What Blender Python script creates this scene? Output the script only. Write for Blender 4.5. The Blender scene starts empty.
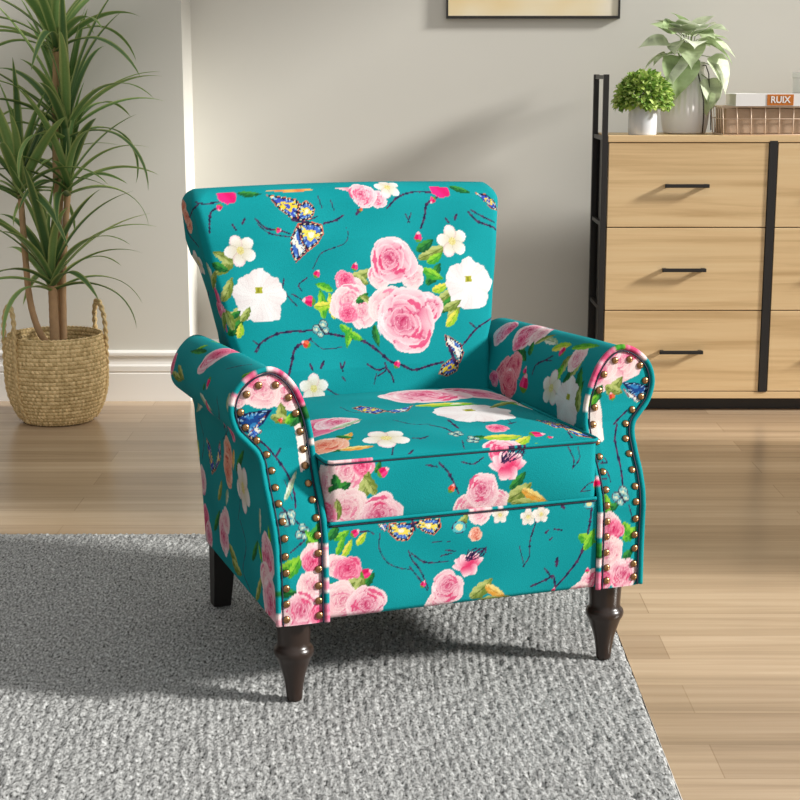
import bpy, math, random
import numpy as np
from mathutils import Vector, Matrix
PI = math.pi
scene = bpy.context.scene
COL = scene.collection
rng = random.Random(7)

# ------------------------------------------------------------------ helpers
def lin(c):
    c = np.asarray(c, float) / 255.0
    return np.where(c <= .04045, c / 12.92, ((c + .055) / 1.055) ** 2.4)

def link(o, parent=None):
    COL.objects.link(o)
    if parent is not None:
        o.parent = parent
    return o

def mesh_arrays(name, V, quads, mat, parent=None, colors=None, smooth=True, ngons=()):
    V = np.asarray(V, float).reshape(-1, 3)
    Q = np.asarray(quads, np.int32)
    me = bpy.data.meshes.new(name)
    if len(ngons) == 0 and Q.size:
        me.vertices.add(len(V)); me.vertices.foreach_set('co', V.ravel().astype(np.float32))
        k = Q.shape[1]
        me.loops.add(Q.size); me.loops.foreach_set('vertex_index', Q.ravel())
        me.polygons.add(len(Q)); me.polygons.foreach_set('loop_start', np.arange(0, Q.size, k, dtype=np.int32))
        me.update(calc_edges=True)
    else:
        me.from_pydata(V.tolist(), [], [list(map(int, q)) for q in Q] + [list(map(int, g)) for g in ngons])
    me.validate()
    if colors is not None:
        at = me.color_attributes.new('print', 'FLOAT_COLOR', 'POINT')
        rgba = np.ones((len(V), 4), np.float32); rgba[:, :3] = np.asarray(colors).reshape(-1, 3)
        at.data.foreach_set('color', rgba.ravel())
    me.polygons.foreach_set('use_smooth', [bool(smooth)] * len(me.polygons))
    if mat is not None:
        me.materials.append(mat)
    o = bpy.data.objects.new(name, me)
    return link(o, parent)

def grid_faces(m, n, wrap=False, flip=False):
    i = np.arange(m - 1)[:, None]; j = np.arange(n if wrap else n - 1)[None, :]
    j2 = (j + 1) % n
    a = i * n + j; b = i * n + j2; c = (i + 1) * n + j2; d = (i + 1) * n + j
    F = np.stack([a, b, c, d], -1).reshape(-1, 4)
    return F[:, ::-1] if flip else F

def grid_obj(name, P, mat, parent=None, colors=None, wrap=False, flip=False, caps=(False, False), smooth=True):
    m, n = P.shape[:2]
    F = grid_faces(m, n, wrap, flip)
    ng = []
    if caps[0]: ng.append(list(range(n))[::-1] if not flip else list(range(n)))
    if caps[1]: ng.append([(m - 1) * n + k for k in (range(n) if not flip else range(n - 1, -1, -1))])
    return mesh_arrays(name, P.reshape(-1, 3), F, mat, parent, None if colors is None else colors.reshape(-1, 3), smooth, ng)

class MB:
    """collects simple solids, builds them as one mesh object"""
    def __init__(s): s.v = []; s.f = []
    def add(s, V, F):
        k = len(s.v); s.v += [tuple(map(float, p)) for p in V]; s.f += [[int(i) + k for i in f] for f in F]; return s
    def box(s, x0, x1, y0, y1, z0, z1, bev=0):
        if bev <= 0:
            V = [(x, y, z) for z in (z0, z1) for y in (y0, y1) for x in (x0, x1)]
            F = [(0, 2, 3, 1), (4, 5, 7, 6), (0, 1, 5, 4), (2, 6, 7, 3), (0, 4, 6, 2), (1, 3, 7, 5)]
            return s.add(V, F)
        b = bev
        import bmesh
        bm = bmesh.new(); bmesh.ops.create_cube(bm, size=1)
        for v in bm.verts:
            v.co = Vector(((x0 + x1) / 2 + v.co.x * (x1 - x0), (y0 + y1) / 2 + v.co.y * (y1 - y0), (z0 + z1) / 2 + v.co.z * (z1 - z0)))
        bmesh.ops.bevel(bm, geom=list(bm.edges), offset=b, segments=2, profile=.5, affect='EDGES')
        bm.verts.index_update()
        V = [tuple(v.co) for v in bm.verts]; F = [[v.index for v in f.verts] for f in bm.faces]
        bm.free(); return s.add(V, F)
    def tube(s, pts, r, seg=8, closed=False, caps=True):
        pts = [Vector(p) for p in pts]; n = len(pts)
        rr = r if hasattr(r, '__len__') else [r] * n
        V = []; F = []; prev = None
        for i, p in enumerate(pts):
            if closed: t = pts[(i + 1) % n] - pts[i - 1]
            else: t = pts[min(i + 1, n - 1)] - pts[max(i - 1, 0)]
            t.normalize()
            if prev is None:
                a = Vector((0, 0, 1)) if abs(t.z) < .9 else Vector((1, 0, 0)); u = t.cross(a).normalized()
            else:
                u = (prev - t * prev.dot(t)).normalized()
            prev = u; w = t.cross(u)
            for k in range(seg):
                an = 2 * PI * k / seg
                V.append(p + (u * math.cos(an) + w * math.sin(an)) * rr[i])
        for i in range(n if closed else n - 1):
            for k in range(seg):
                a = i * seg + k; b = i * seg + (k + 1) % seg; i2 = (i + 1) % n
                F.append((a, b, i2 * seg + (k + 1) % seg, i2 * seg + k))
        if caps and not closed:
            F.append(list(range(seg))[::-1]); F.append([(n - 1) * seg + k for k in range(seg)])
        return s.add(V, F)
    def lathe(s, prof, seg=48, c=(0, 0, 0), capb=True, capt=True):
        V = []; F = []; n = len(prof)
        for r, z in prof:
            for k in range(seg):
                a = 2 * PI * k / seg; V.append((c[0] + r * math.cos(a), c[1] + r * math.sin(a), c[2] + z))
        for i in range(n - 1):
            for k in range(seg):
                F.append((i * seg + k, i * seg + (k + 1) % seg, (i + 1) * seg + (k + 1) % seg, (i + 1) * seg + k))
        if capb: F.append(list(range(seg))[::-1])
        if capt: F.append([(n - 1) * seg + k for k in range(seg)])
        return s.add(V, F)
    def build(s, name, mat, parent=None, smooth=False, angle=None):
        me = bpy.data.meshes.new(name); me.from_pydata(s.v, [], s.f); me.validate(); me.update()
        if smooth: me.polygons.foreach_set('use_smooth', [True] * len(me.polygons))
        if mat is not None: me.materials.append(mat)
        o = bpy.data.objects.new(name, me); link(o, parent)
        if smooth and angle:
            try: me.set_sharp_from_angle(angle=math.radians(angle))
            except Exception: pass
        return o

def thing(name, label, cat, loc=(0, 0, 0), rz=0, group=None):
    o = bpy.data.objects.new(name, None); o.empty_display_size = .1
    o.location = loc; o.rotation_euler = (0, 0, rz); link(o)
    return tag(o, label, cat, group)

def tag(o, label, cat, group=None):
    o['label'] = label; o['category'] = cat
    if group: o['group'] = group
    return o

def struct(o):
    o['kind'] = 'structure'; return o

# ------------------------------------------------------------------ materials
def newmat(name):
    m = bpy.data.materials.new(name); m.use_nodes = True
    nt = m.node_tree; b = nt.nodes['Principled BSDF']
    return m, nt, b

def rgb(c): return tuple(float(x) for x in lin(c)) + (1,)

def simple(name, c, rough=.6, metal=0, noise=0, nscale=30, bump=0, spec=None, coat=0):
    m, nt, b = newmat(name)
    b.inputs['Roughness'].default_value = rough; b.inputs['Metallic'].default_value = metal
    if spec is not None: b.inputs['Specular IOR Level'].default_value = spec
    if coat: b.inputs['Coat Weight'].default_value = coat; b.inputs['Coat Roughness'].default_value = .15
    tc = nt.nodes.new('ShaderNodeTexCoord'); nz = nt.nodes.new('ShaderNodeTexNoise')
    nz.inputs['Scale'].default_value = nscale; nz.inputs['Detail'].default_value = 4
    nt.links.new(tc.outputs['Object'], nz.inputs['Vector'])
    mx = nt.nodes.new('ShaderNodeMix'); mx.data_type = 'RGBA'
    a = np.array(rgb(c)); lo = a.copy(); hi = a.copy(); lo[:3] *= (1 - noise); hi[:3] *= (1 + noise)
    mx.inputs['A'].default_value = lo; mx.inputs['B'].default_value = hi
    nt.links.new(nz.outputs['Fac'], mx.inputs['Factor']); nt.links.new(mx.outputs['Result'], b.inputs['Base Color'])
    if bump:
        bp = nt.nodes.new('ShaderNodeBump'); bp.inputs['Strength'].default_value = bump; bp.inputs['Distance'].default_value = .002
        nt.links.new(nz.outputs['Fac'], bp.inputs['Height']); nt.links.new(bp.outputs['Normal'], b.inputs['Normal'])
    return m

def attr_mat(name, rough=.8, bump=.25, scale=700, spec=.3, sheen=0, transl=0):
    """colour from the mesh's own printed pattern, with a fine woven grain"""
    m, nt, b = newmat(name)
    at = nt.nodes.new('ShaderNodeAttribute'); at.attribute_name = 'print'
    tc = nt.nodes.new('ShaderNodeTexCoord'); nz = nt.nodes.new('ShaderNodeTexNoise')
    nz.inputs['Scale'].default_value = scale; nz.inputs['Detail'].default_value = 2
    nt.links.new(tc.outputs['Object'], nz.inputs['Vector'])
    mr = nt.nodes.new('ShaderNodeMapRange'); mr.inputs['To Min'].default_value = .86; mr.inputs['To Max'].default_value = 1.14
    nt.links.new(nz.outputs['Fac'], mr.inputs['Value'])
    mul = nt.nodes.new('ShaderNodeVectorMath'); mul.operation = 'SCALE'
    nt.links.new(at.outputs['Color'], mul.inputs[0]); nt.links.new(mr.outputs['Result'], mul.inputs['Scale'])
    nt.links.new(mul.outputs['Vector'], b.inputs['Base Color'])
    b.inputs['Roughness'].default_value = rough; b.inputs['Specular IOR Level'].default_value = spec
    if sheen: b.inputs['Sheen Weight'].default_value = sheen
    bp = nt.nodes.new('ShaderNodeBump'); bp.inputs['Strength'].default_value = bump; bp.inputs['Distance'].default_value = .0015
    nt.links.new(nz.outputs['Fac'], bp.inputs['Height']); nt.links.new(bp.outputs['Normal'], b.inputs['Normal'])
    if transl:
        tr = nt.nodes.new('ShaderNodeBsdfTranslucent'); mix = nt.nodes.new('ShaderNodeMixShader')
        nt.links.new(mul.outputs['Vector'], tr.inputs['Color']); mix.inputs['Fac'].default_value = transl
        out = nt.nodes['Material Output']
        nt.links.new(b.outputs['BSDF'], mix.inputs[1]); nt.links.new(tr.outputs['BSDF'], mix.inputs[2])
        nt.links.new(mix.outputs['Shader'], out.inputs['Surface'])
    return m

def wood_mat(name, c0, c1, c2, axis='x', scale=1.0, rough=.45, planks=None, seed=0., bump=.05):
    """long grain along one axis; planks=(length,width) adds board seams"""
    m, nt, b = newmat(name); N = nt.nodes.new; Lk = nt.links.new
    tc = N('ShaderNodeTexCoord'); mp = N('ShaderNodeMapping')
    mp.inputs['Location'].default_value = (seed, seed * 1.7, seed * .6)
    s = (1.5, 44, 44) if axis == 'x' else (44, 44, 1.5)
    mp.inputs['Scale'].default_value = tuple(k * scale for k in s)
    Lk(tc.outputs['Object'], mp.inputs['Vector'])
    vec = mp.outputs['Vector']
    n1 = N('ShaderNodeTexNoise'); n1.inputs['Scale'].default_value = 1; n1.inputs['Detail'].default_value = 6; n1.inputs['Roughness'].default_value = .6; n1.inputs['Distortion'].default_value = .6
    mp2 = N('ShaderNodeMapping'); mp2.inputs['Scale'].default_value = tuple(k * scale * .2 for k in s); mp2.inputs['Location'].default_value = (seed * 2.1, 3.3, seed)
    Lk(tc.outputs['Object'], mp2.inputs['Vector'])
    n2 = N('ShaderNodeTexNoise'); n2.inputs['Scale'].default_value = 1; n2.inputs['Detail'].default_value = 3; n2.inputs['Distortion'].default_value = 1.2
    Lk(vec, n1.inputs['Vector']); Lk(mp2.outputs['Vector'], n2.inputs['Vector'])
    add = N('ShaderNodeMath'); add.operation = 'MULTIPLY_ADD'; add.inputs[1].default_value = .55
    Lk(n1.outputs['Fac'], add.inputs[0])
    sc = N('ShaderNodeMath'); sc.operation = 'MULTIPLY'; sc.inputs[1].default_value = .45
    Lk(n2.outputs['Fac'], sc.inputs[0]); Lk(sc.outputs[0], add.inputs[2])
    cr = N('ShaderNodeValToRGB'); e = cr.color_ramp.elements
    e[0].position = .34; e[0].color = rgb(c0); e[1].position = .66; e[1].color = rgb(c2)
    k = cr.color_ramp.elements.new(.5); k.color = rgb(c1)
    Lk(add.outputs[0], cr.inputs['Fac'])
    colr = cr.outputs['Color']
    if planks:
        bt = N('ShaderNodeTexBrick'); bt.offset = .37; bt.offset_frequency = 2
        bt.inputs['Scale'].default_value = 1; bt.inputs['Brick Width'].default_value = planks[0]; bt.inputs['Row Height'].default_value = planks[1]
        bt.inputs['Mortar Size'].default_value = .0012; bt.inputs['Mortar Smooth'].default_value = .2; bt.inputs['Bias'].default_value = 0
        bt.inputs['Color1'].default_value = (.80, .77, .74, 1); bt.inputs['Color2'].default_value = (1.13, 1.13, 1.13, 1); bt.inputs['Mortar'].default_value = (.72, .68, .63, 1)
        mp3 = N('ShaderNodeMapping'); mp3.inputs['Location'].default_value = planks[2]
        Lk(tc.outputs['Object'], mp3.inputs['Vector']); Lk(mp3.outputs['Vector'], bt.inputs['Vector'])
        mx = N('ShaderNodeMix'); mx.data_type = 'RGBA'; mx.blend_type = 'MULTIPLY'; mx.inputs['Factor'].default_value = 1
        Lk(colr, mx.inputs['A']); Lk(bt.outputs['Color'], mx.inputs['B']); colr = mx.outputs['Result']
    Lk(colr, b.inputs['Base Color'])
    b.inputs['Roughness'].default_value = rough
    bp = N('ShaderNodeBump'); bp.inputs['Strength'].default_value = bump; bp.inputs['Distance'].default_value = .002
    Lk(n1.outputs['Fac'], bp.inputs['Height']); Lk(bp.outputs['Normal'], b.inputs['Normal'])
    return m

SUN_E = 5.6; SKY_E = .56; EXPO = 0.06
def yfp(z): return np.interp(z,[.14,.285,.31,.34,.366,.39,.42,.45,.56],[-.052,-.050,-.044,-.029,-.0106,.003,.016,.021,.024])
OUTC=[(.240,.146),(.241,.25),(.242,.36),(.2425,.42),(.245,.447),(.252,.477),(.267,.513),(.285,.535),(.305,.546),(.327,.5435),(.348,.531),(.364,.513),(.3715,.490),(.370,.470),(.362,.449),(.347,.432),(.334,.417),(.328,.400),(.327,.372),(.325,.325),(.322,.275),(.3205,.21),(.320,.146)]
def catmull(C,n=12):
    C=np.array(C,float);P=np.vstack([2*C[0]-C[1],C,2*C[-1]-C[-2]]);o=[]
    for i in range(1,len(P)-2):
        p0,p1,p2,p3=P[i-1:i+3]
        for t in np.arange(n)/n:
            o.append(.5*(2*p1+(p2-p0)*t+(2*p0-5*p1+4*p2-p3)*t*t+(3*p1-p0-3*p2+p3)*t**3))
    o.append(C[-1]);return np.array(o)
def resample(P,n):
    d=np.r_[0,np.cumsum(np.linalg.norm(np.diff(P,axis=0),axis=1))]
    s=np.linspace(0,d[-1],n);return np.stack([np.interp(s,d,P[:,k]) for k in range(P.shape[1])],1),s
OUT,OUTS=resample(catmull(OUTC),560)
def bf(z): return .44+.3*(np.asarray(z,float)-.43)
def br(z): return .50+.21*(np.asarray(z,float)-.14)
def wb(z): return np.interp(z,[.14,.50,.53,.585,.64,.71,.77,.80],[.235,.256,.267,.276,.287,.297,.308,.312])
SY0,SY1,SZ0,SZ1=-.050,.43,.307,.405
def seatz(x,y):
    a=1-np.abs(x/.232)**3.2; b=1-np.abs((y-.20)/.245)**3.2
    return SZ1+.024*np.clip(a,0,1)**.8*np.clip(b,0,1)**.8
PRINT={
'back':[('branch',[(-0.2189,0.4989),(-0.2038,0.516),(-0.1678,0.5304),(-0.1192,0.5315),(-0.0935,0.5338)],0.003),('branch',[(-0.0844,0.526),(-0.0496,0.5187),(-0.009,0.5074),(0.019,0.4875),(0.0411,0.4678),(0.0644,0.4591),(0.0877,0.4485),(0.1233,0.4557),(0.1485,0.4598)],0.0038),('branch',[(-0.1109,0.5165),(-0.1416,0.5019),(-0.1518,0.4771),(-0.1601,0.4524)],0.0038),('branch',[(0.0306,0.4648),(0.0313,0.4518),(0.0161,0.4417)],0.0027),('branch',[(0.0317,0.4555),(0.0423,0.442),(0.0468,0.427)],0.0027),('branch',[(-0.0055,0.465),(0.0153,0.4528),(0.0319,0.4573)],0.0028),('branch',[(0.1911,0.4873),(0.2236,0.5157),(0.2505,0.5294),(0.2659,0.5344)],0.0029),('branch',[(0.2126,0.5294),(0.2259,0.5175)],0.0025),('branch',[(0.0671,0.7493),(0.0918,0.7693),(0.1279,0.7797),(0.1631,0.7789)],0.0029),('branch',[(0.1745,0.7691),(0.1502,0.7565),(0.1413,0.7321),(0.1308,0.7117)],0.0035),('branch',[(0.1029,0.7389),(0.1092,0.7218)],0.0017),('branch',[(0.1154,0.7404),(0.1051,0.7219)],0.0017),('branch',[(0.2344,0.7409),(0.2515,0.7233),(0.2801,0.7129),(0.2941,0.7048)],0.0035),('branch',[(0.2412,0.7446),(0.2631,0.7325),(0.2895,0.7202)],0.0024),('branch',[(-0.1954,0.74),(-0.176,0.7212),(-0.1532,0.7168),(-0.1306,0.7088)],0.0026),('branch',[(-0.1924,0.7308),(-0.1711,0.7119),(-0.1331,0.7034)],0.0019),('branch',[(-0.0641,0.7251),(-0.0397,0.7299),(-0.0229,0.7387)],0.003),('branch',[(-0.0192,0.7163),(-0.0189,0.6997),(-0.0282,0.687),(-0.0488,0.6803),(-0.0756,0.6702),(-0.0941,0.6434)],0.0013),('branch',[(-0.1523,0.6275),(-0.1545,0.6058),(-0.1321,0.5775)],0.0021),('branch',[(-0.1075,0.6275),(-0.1244,0.6154),(-0.1196,0.6043)],0.0019),('branch',[(-0.1396,0.5997),(-0.1267,0.5918),(-0.114,0.5821)],0.0019),('branch',[(-0.2599,0.7653),(-0.2781,0.7532),(-0.2833,0.7173)],0.0028),('branch',[(-0.2208,0.5188),(-0.2104,0.5074),(-0.2172,0.497)],0.0017),('branch',[(-0.087,0.4244),(-0.0611,0.4082),(-0.0298,0.4044)],0.0023),('branch',[(-0.1093,0.5128),(-0.0874,0.4971),(-0.0517,0.4987)],0.0013),('dash',(-0.2402,0.7322),(-0.2336,0.7211),0.0026),('dash',(-0.2212,0.7316),(-0.2146,0.7405),0.003),('dash',(0.1847,0.729),(0.1901,0.7213),0.0031),('dash',(0.2033,0.7266),(0.2086,0.7359),0.0035),('dash',(-0.1174,0.4715),(-0.1127,0.4604),0.003),('dash',(-0.0968,0.4631),(-0.0896,0.4754),0.0034),('dash',(-0.0586,0.4699),(-0.0543,0.4551),0.0026),('dash',(-0.0484,0.473),(-0.0537,0.4605),0.0019),('dash',(-0.0554,0.4442),(-0.0502,0.4366),0.0023),('dash',(-0.0669,0.7751),(-0.0632,0.7528),0.0017),('dash',(-0.0439,0.7671),(-0.0398,0.7484),0.0017),('dash',(0.0033,0.7398),(0.0167,0.7525),0.0042),('dash',(0.0125,0.4456),(0.0064,0.4258),0.0015),('leaf',(-0.2213,0.7898),(-0.1756,0.785),0.0112,2),('leaf',(0.2065,0.7931),(0.2472,0.7788),0.0117,2),('blob',[(-0.2611,0.7925),(-0.223,0.7916),(-0.2269,0.7717),(-0.2443,0.7685),(-0.2588,0.7762)],'magenta'),('bud',(-0.26,0.7635),0.0074,200,0),('blob',[(0.1646,0.7921),(0.2021,0.7913),(0.2021,0.7723),(0.1806,0.7671),(0.165,0.7769)],'magenta'),('blob',[(-0.169,0.7922),(-0.0808,0.7939),(-0.0715,0.7881),(-0.121,0.7856)],'orange'),('blob',[(-0.0313,0.7928),(0.0029,0.7939),(-0.0022,0.7828)],'pink'),('rose',(0.0506,0.7666),0.0192,30,0),('rose',(0.0233,0.7766),0.0288,70,0),('blossom',(0.0778,0.7922),0.0251,10),('bud',(0.1635,0.7637),0.0078,220,0),('bud',(-0.1532,0.7168),0.0066,90,0),('bud',(0.0143,0.7488),0.0048,30,2),('leaf',(-0.2793,0.6399),(-0.2359,0.6778),0.0166,1),('leaf',(-0.2452,0.6601),(-0.2809,0.683),0.0148,1),('blossom',(-0.2297,0.683),0.0298,25),('leaf',(-0.2709,0.5894),(-0.2495,0.6351),0.0148,1),('leaf',(-0.2668,0.5534),(-0.2259,0.5837),0.0166,1),('leaf',(-0.2654,0.5283),(-0.2359,0.559),0.0148,2),('peony',(-0.2017,0.597),0.0484,0,'flat'),('leaf',(-0.2402,0.5538),(-0.2206,0.5798),0.0111,1),('leaf',(-0.2605,0.5602),(-0.2383,0.5735),0.0092,2),('wing',[(-0.1661,0.783),(-0.1336,0.7767),(-0.1088,0.7706),(-0.1042,0.7576),(-0.1148,0.7303),(-0.1295,0.7399),(-0.151,0.7588)],0),('wing',[(-0.1148,0.7303),(-0.1077,0.7613),(-0.0913,0.7683),(-0.0769,0.755),(-0.08,0.744),(-0.0889,0.7332)],1),('wing',[(-0.115,0.7285),(-0.0873,0.7295),(-0.0662,0.7233),(-0.066,0.7067),(-0.0796,0.6888),(-0.1008,0.6748),(-0.1133,0.6862)],1),('wing',[(-0.1151,0.7266),(-0.1105,0.6953),(-0.1008,0.6748),(-0.1262,0.6556),(-0.1339,0.676),(-0.1314,0.7015)],2),('dash',(-0.1242,0.7342),(-0.0895,0.7277),0.0041),('dash',(-0.0889,0.7332),(-0.0746,0.7383),0.0015),('leaf',(-0.0589,0.6016),(-0.093,0.6159),0.0114,0),('leaf',(-0.0818,0.5514),(-0.0841,0.6064),0.0151,0),('leaf',(-0.0602,0.5504),(-0.0672,0.5983),0.0151,3),('leaf',(-0.0992,0.5742),(-0.0633,0.578),0.0132,3),('bud',(-0.0872,0.634),0.0085,30,0),('bud',(-0.1078,0.5855),0.0132,-80,0),('leaf',(-0.0273,0.6187),(0.0269,0.6387),0.0171,1),('leaf',(-0.0144,0.6274),(0.014,0.6114),0.0133,1),('rose',(-0.0173,0.5998),0.0266,10,3),('rose',(-0.0335,0.6171),0.0228,40,1),('bud',(-0.0107,0.6438),0.0086,20,0),('rose',(-0.0297,0.5764),0.0398,20,3),('rose',(-0.0016,0.5586),0.0323,60,3),('rose',(-0.0334,0.5601),0.0208,60,1),('leaf',(-0.0156,0.5776),(0.0102,0.5949),0.0114,2),('leaf',(0.0181,0.5742),(-0.0081,0.592),0.0095,1),('leaf',(0.016,0.5356),(0.0217,0.4947),0.0114,2),('leaf',(0.1183,0.6539),(0.1834,0.6798),0.0174,1),('leaf',(0.1158,0.669),(0.1533,0.6903),0.0155,2),('leaf',(0.1294,0.6047),(0.1628,0.6447),0.0174,2),('leaf',(0.1245,0.6349),(0.1657,0.6144),0.0155,0),('bud',(0.1228,0.695),0.0106,10,0),('blossom',(0.1924,0.6852),0.0312,10),('rose',(0.1026,0.6226),0.027,0,3),('rose',(0.0376,0.6253),0.0268,0,3),('leaf',(0.1508,0.5737),(0.1864,0.5947),0.0155,1),('leaf',(0.136,0.6457),(0.1691,0.6633),0.0135,0),('leaf',(0.1405,0.5929),(0.175,0.6046),0.0135,3),('rose',(0.0669,0.652),0.0499,30,0),('leaf',(0.1525,0.5512),(0.1852,0.5835),0.0155,2),('leaf',(0.1677,0.5392),(0.1964,0.5717),0.0155,1),('leaf',(0.1619,0.5245),(0.1906,0.5569),0.0135,3),('peony',(0.2186,0.6009),0.0487,0,'flat'),('leaf',(0.1593,0.5565),(0.1987,0.5734),0.0135,1),('rose',(0.0456,0.5674),0.0421,200,3),('rose',(0.1266,0.5599),0.0347,120,0),('rose',(0.0835,0.5415),0.0652,100,0),('leaf',(-0.0515,0.539),(-0.0257,0.5193),0.0113,0),('leaf',(-0.0303,0.5324),(-0.042,0.4964),0.0114,0),('leaf',(-0.0351,0.5253),(-0.0088,0.5092),0.0114,0),('fly',(-0.0878,0.5317),0.0188,30),('bud',(-0.1215,0.508),0.0094,-60,2),('bud',(0.0545,0.4615),0.0086,30,0),('wing',[(0.1564,0.5117),(0.1721,0.5034),(0.1894,0.4912),(0.1938,0.4741),(0.1834,0.4559),(0.1731,0.4752),(0.158,0.4891)],2),('wing',[(0.1724,0.4696),(0.1813,0.456),(0.1776,0.4413),(0.1557,0.4314),(0.1379,0.4381),(0.1459,0.4544)],0),('dash',(0.1642,0.4888),(0.1747,0.4527),0.0058),('blossom',(-0.1123,0.426),0.0281,0),('wing',[(0.2556,0.7786),(0.2788,0.7762),(0.2943,0.7623),(0.3028,0.7429),(0.2862,0.7472),(0.2728,0.761)],0),('leaf',(-0.2848,0.6222),(-0.2669,0.5319),0.0092,6),('leaf',(-0.2961,0.6621),(-0.2802,0.6113),0.0092,4),('branch',[(-0.3024,0.7754),(-0.282,0.7713),(-0.259,0.7744)],0.0024),('leaf',(-0.2829,0.6616),(-0.2541,0.6461),0.0129,2),('leaf',(-0.255,0.5385),(-0.2682,0.5785),0.0129,1),('leaf',(-0.2469,0.5237),(-0.2404,0.5521),0.0111,3),('branch',[(-0.2982,0.7711),(-0.3606,0.7233),(-0.3166,0.6902)],0.0027),('rose',(-0.3643,0.7604),0.0169,0,2),('rose',(-0.3448,0.7302),0.0169,0,2),('leaf',(-0.3907,0.6924),(-0.383,0.663),0.0095,1),('blossom',(-0.3474,0.6555),0.0245,0),('leaf',(-0.2955,0.6093),(-0.278,0.647),0.0111,1),('rose',(-0.2834,0.5738),0.0167,0,1),('leaf',(-0.2809,0.5334),(-0.2694,0.572),0.0111,1),('rose',(-0.3556,0.7443),0.0169,0,2),('leaf',(-0.4152,0.7129),(-0.3888,0.685),0.0096,1),('leaf',(-0.3859,0.6172),(-0.3657,0.5892),0.0095,2),('branch',[(-0.3723,0.7691),(-0.4249,0.7368),(-0.4291,0.6983)],0.0023),('leaf',(-0.3732,0.5464),(-0.378,0.5105),0.0095,6)],
'seat':[('branch',[(-0.0687,0.114),(-0.0476,0.0783),(-0.0185,0.0698)],0.002),('branch',[(-0.0207,0.0641),(-0.004,0.0424),(0.0016,0.0204)],0.003),('branch',[(0.02,0.0852),(0.0189,0.0369)],0.0041),('branch',[(-0.1101,-0.0073),(-0.1253,-0.0406)],0.0019),('branch',[(0.0052,-0.015),(-0.0017,-0.041)],0.0016),('branch',[(-0.1185,0.253),(-0.1125,0.2033),(-0.0842,0.1785)],0.0014),('branch',[(0.1386,-0.1064),(0.1691,-0.0724)],0.0013),('branch',[(0.1325,0.1238),(0.1187,0.0407)],0.0014),('branch',[(0.0368,0.1092),(0.0805,0.0458)],0.0014),('dash',(-0.073,0.0091),(-0.0522,0.0042),0.0026),('dash',(-0.0618,0.0019),(-0.0442,0.0115),0.0026),('dash',(-0.0974,-0.0433),(-0.0867,-0.0326),0.0026),('dash',(0.1116,0.0413),(0.131,0.0519),0.0027),('dash',(0.2037,-0.0004),(0.1957,-0.0323),0.0027),('leaf',(0.005,0.2056),(0.1186,0.2041),0.0211,3),('leaf',(0.1758,0.2241),(0.2571,0.2277),0.0181,0),('leaf',(0.2564,0.3159),(0.1621,0.2381),0.0188,1),('leaf',(0.0283,0.144),(0.1055,0.1958),0.0173,2),('leaf',(0.2189,0.3004),(0.2362,0.2258),0.0186,2),('leaf',(-0.2151,0.003),(-0.1763,0.0084),0.0128,2),('leaf',(0.0491,-0.0075),(0.0182,-0.0181),0.0132,2),('rose',(0.1764,0.3194),0.082,20,0),('rose',(0.0584,0.2972),0.0876,60,0),('peony',(0.0854,0.1283),0.0693,10),('blossom',(0.2401,0.2433),0.0404,0),('leaf',(0.0268,0.1887),(0.1243,0.1946),0.0123,0),('leaf',(0.1281,0.1581),(0.2412,0.2817),0.0123,1),('wing',[(-0.1026,0.2334),(-0.0849,0.2422),(-0.0647,0.2141),(-0.0536,0.1823),(-0.0805,0.168),(-0.0972,0.1942)],0),('wing',[(-0.06,0.185),(-0.0286,0.1905),(0.0046,0.2149),(-0.0212,0.1699),(-0.0494,0.1631)],2),('rose',(-0.1953,0.1455),0.0573,0,1),('rose',(-0.1597,0.1461),0.0406,0,0),('leaf',(-0.1808,0.1125),(-0.1139,0.1441),0.015,4),('leaf',(-0.1999,0.0246),(-0.1544,0.0752),0.0162,5),('leaf',(-0.1988,0.0014),(-0.1436,-0.0055),0.0144,5),('rose',(-0.2127,0.0378),0.0421,0,2),('leaf',(-0.1831,0.0721),(-0.1615,0.0429),0.0115,2),('blossom',(-0.1139,0.0209),0.0391,20),('fly',(0.0063,0.0099),0.0148,20),('fly',(0.0259,-0.0162),0.0147,60),('leaf',(0.0021,-0.0572),(0.0227,-0.0498),0.0113,1),('leaf',(0.0444,-0.0144),(0.1121,-0.0156),0.0197,3),('leaf',(0.049,-0.0292),(0.1106,-0.0513),0.0147,0),('leaf',(0.0875,-0.043),(0.126,-0.0171),0.0147,3),('rose',(0.0839,0.0236),0.0217,0,1),('bud',(0.1414,-0.0111),0.015,90,0),('bud',(0.1585,-0.0257),0.0066,90,0),('rose',(0.0651,-0.0576),0.039,0,0),('leaf',(0.1243,-0.041),(0.1337,-0.0597),0.0099,0),('wing',[(0.1765,0.0698),(0.2006,0.0726),(0.2192,0.0635),(0.2201,0.0337),(0.1914,0.0209)],0),('wing',[(0.2192,0.0714),(0.2417,0.0624),(0.2434,0.0116),(0.2356,-0.0341),(0.2116,-0.0225),(0.2062,0.0125)],1)],
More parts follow.
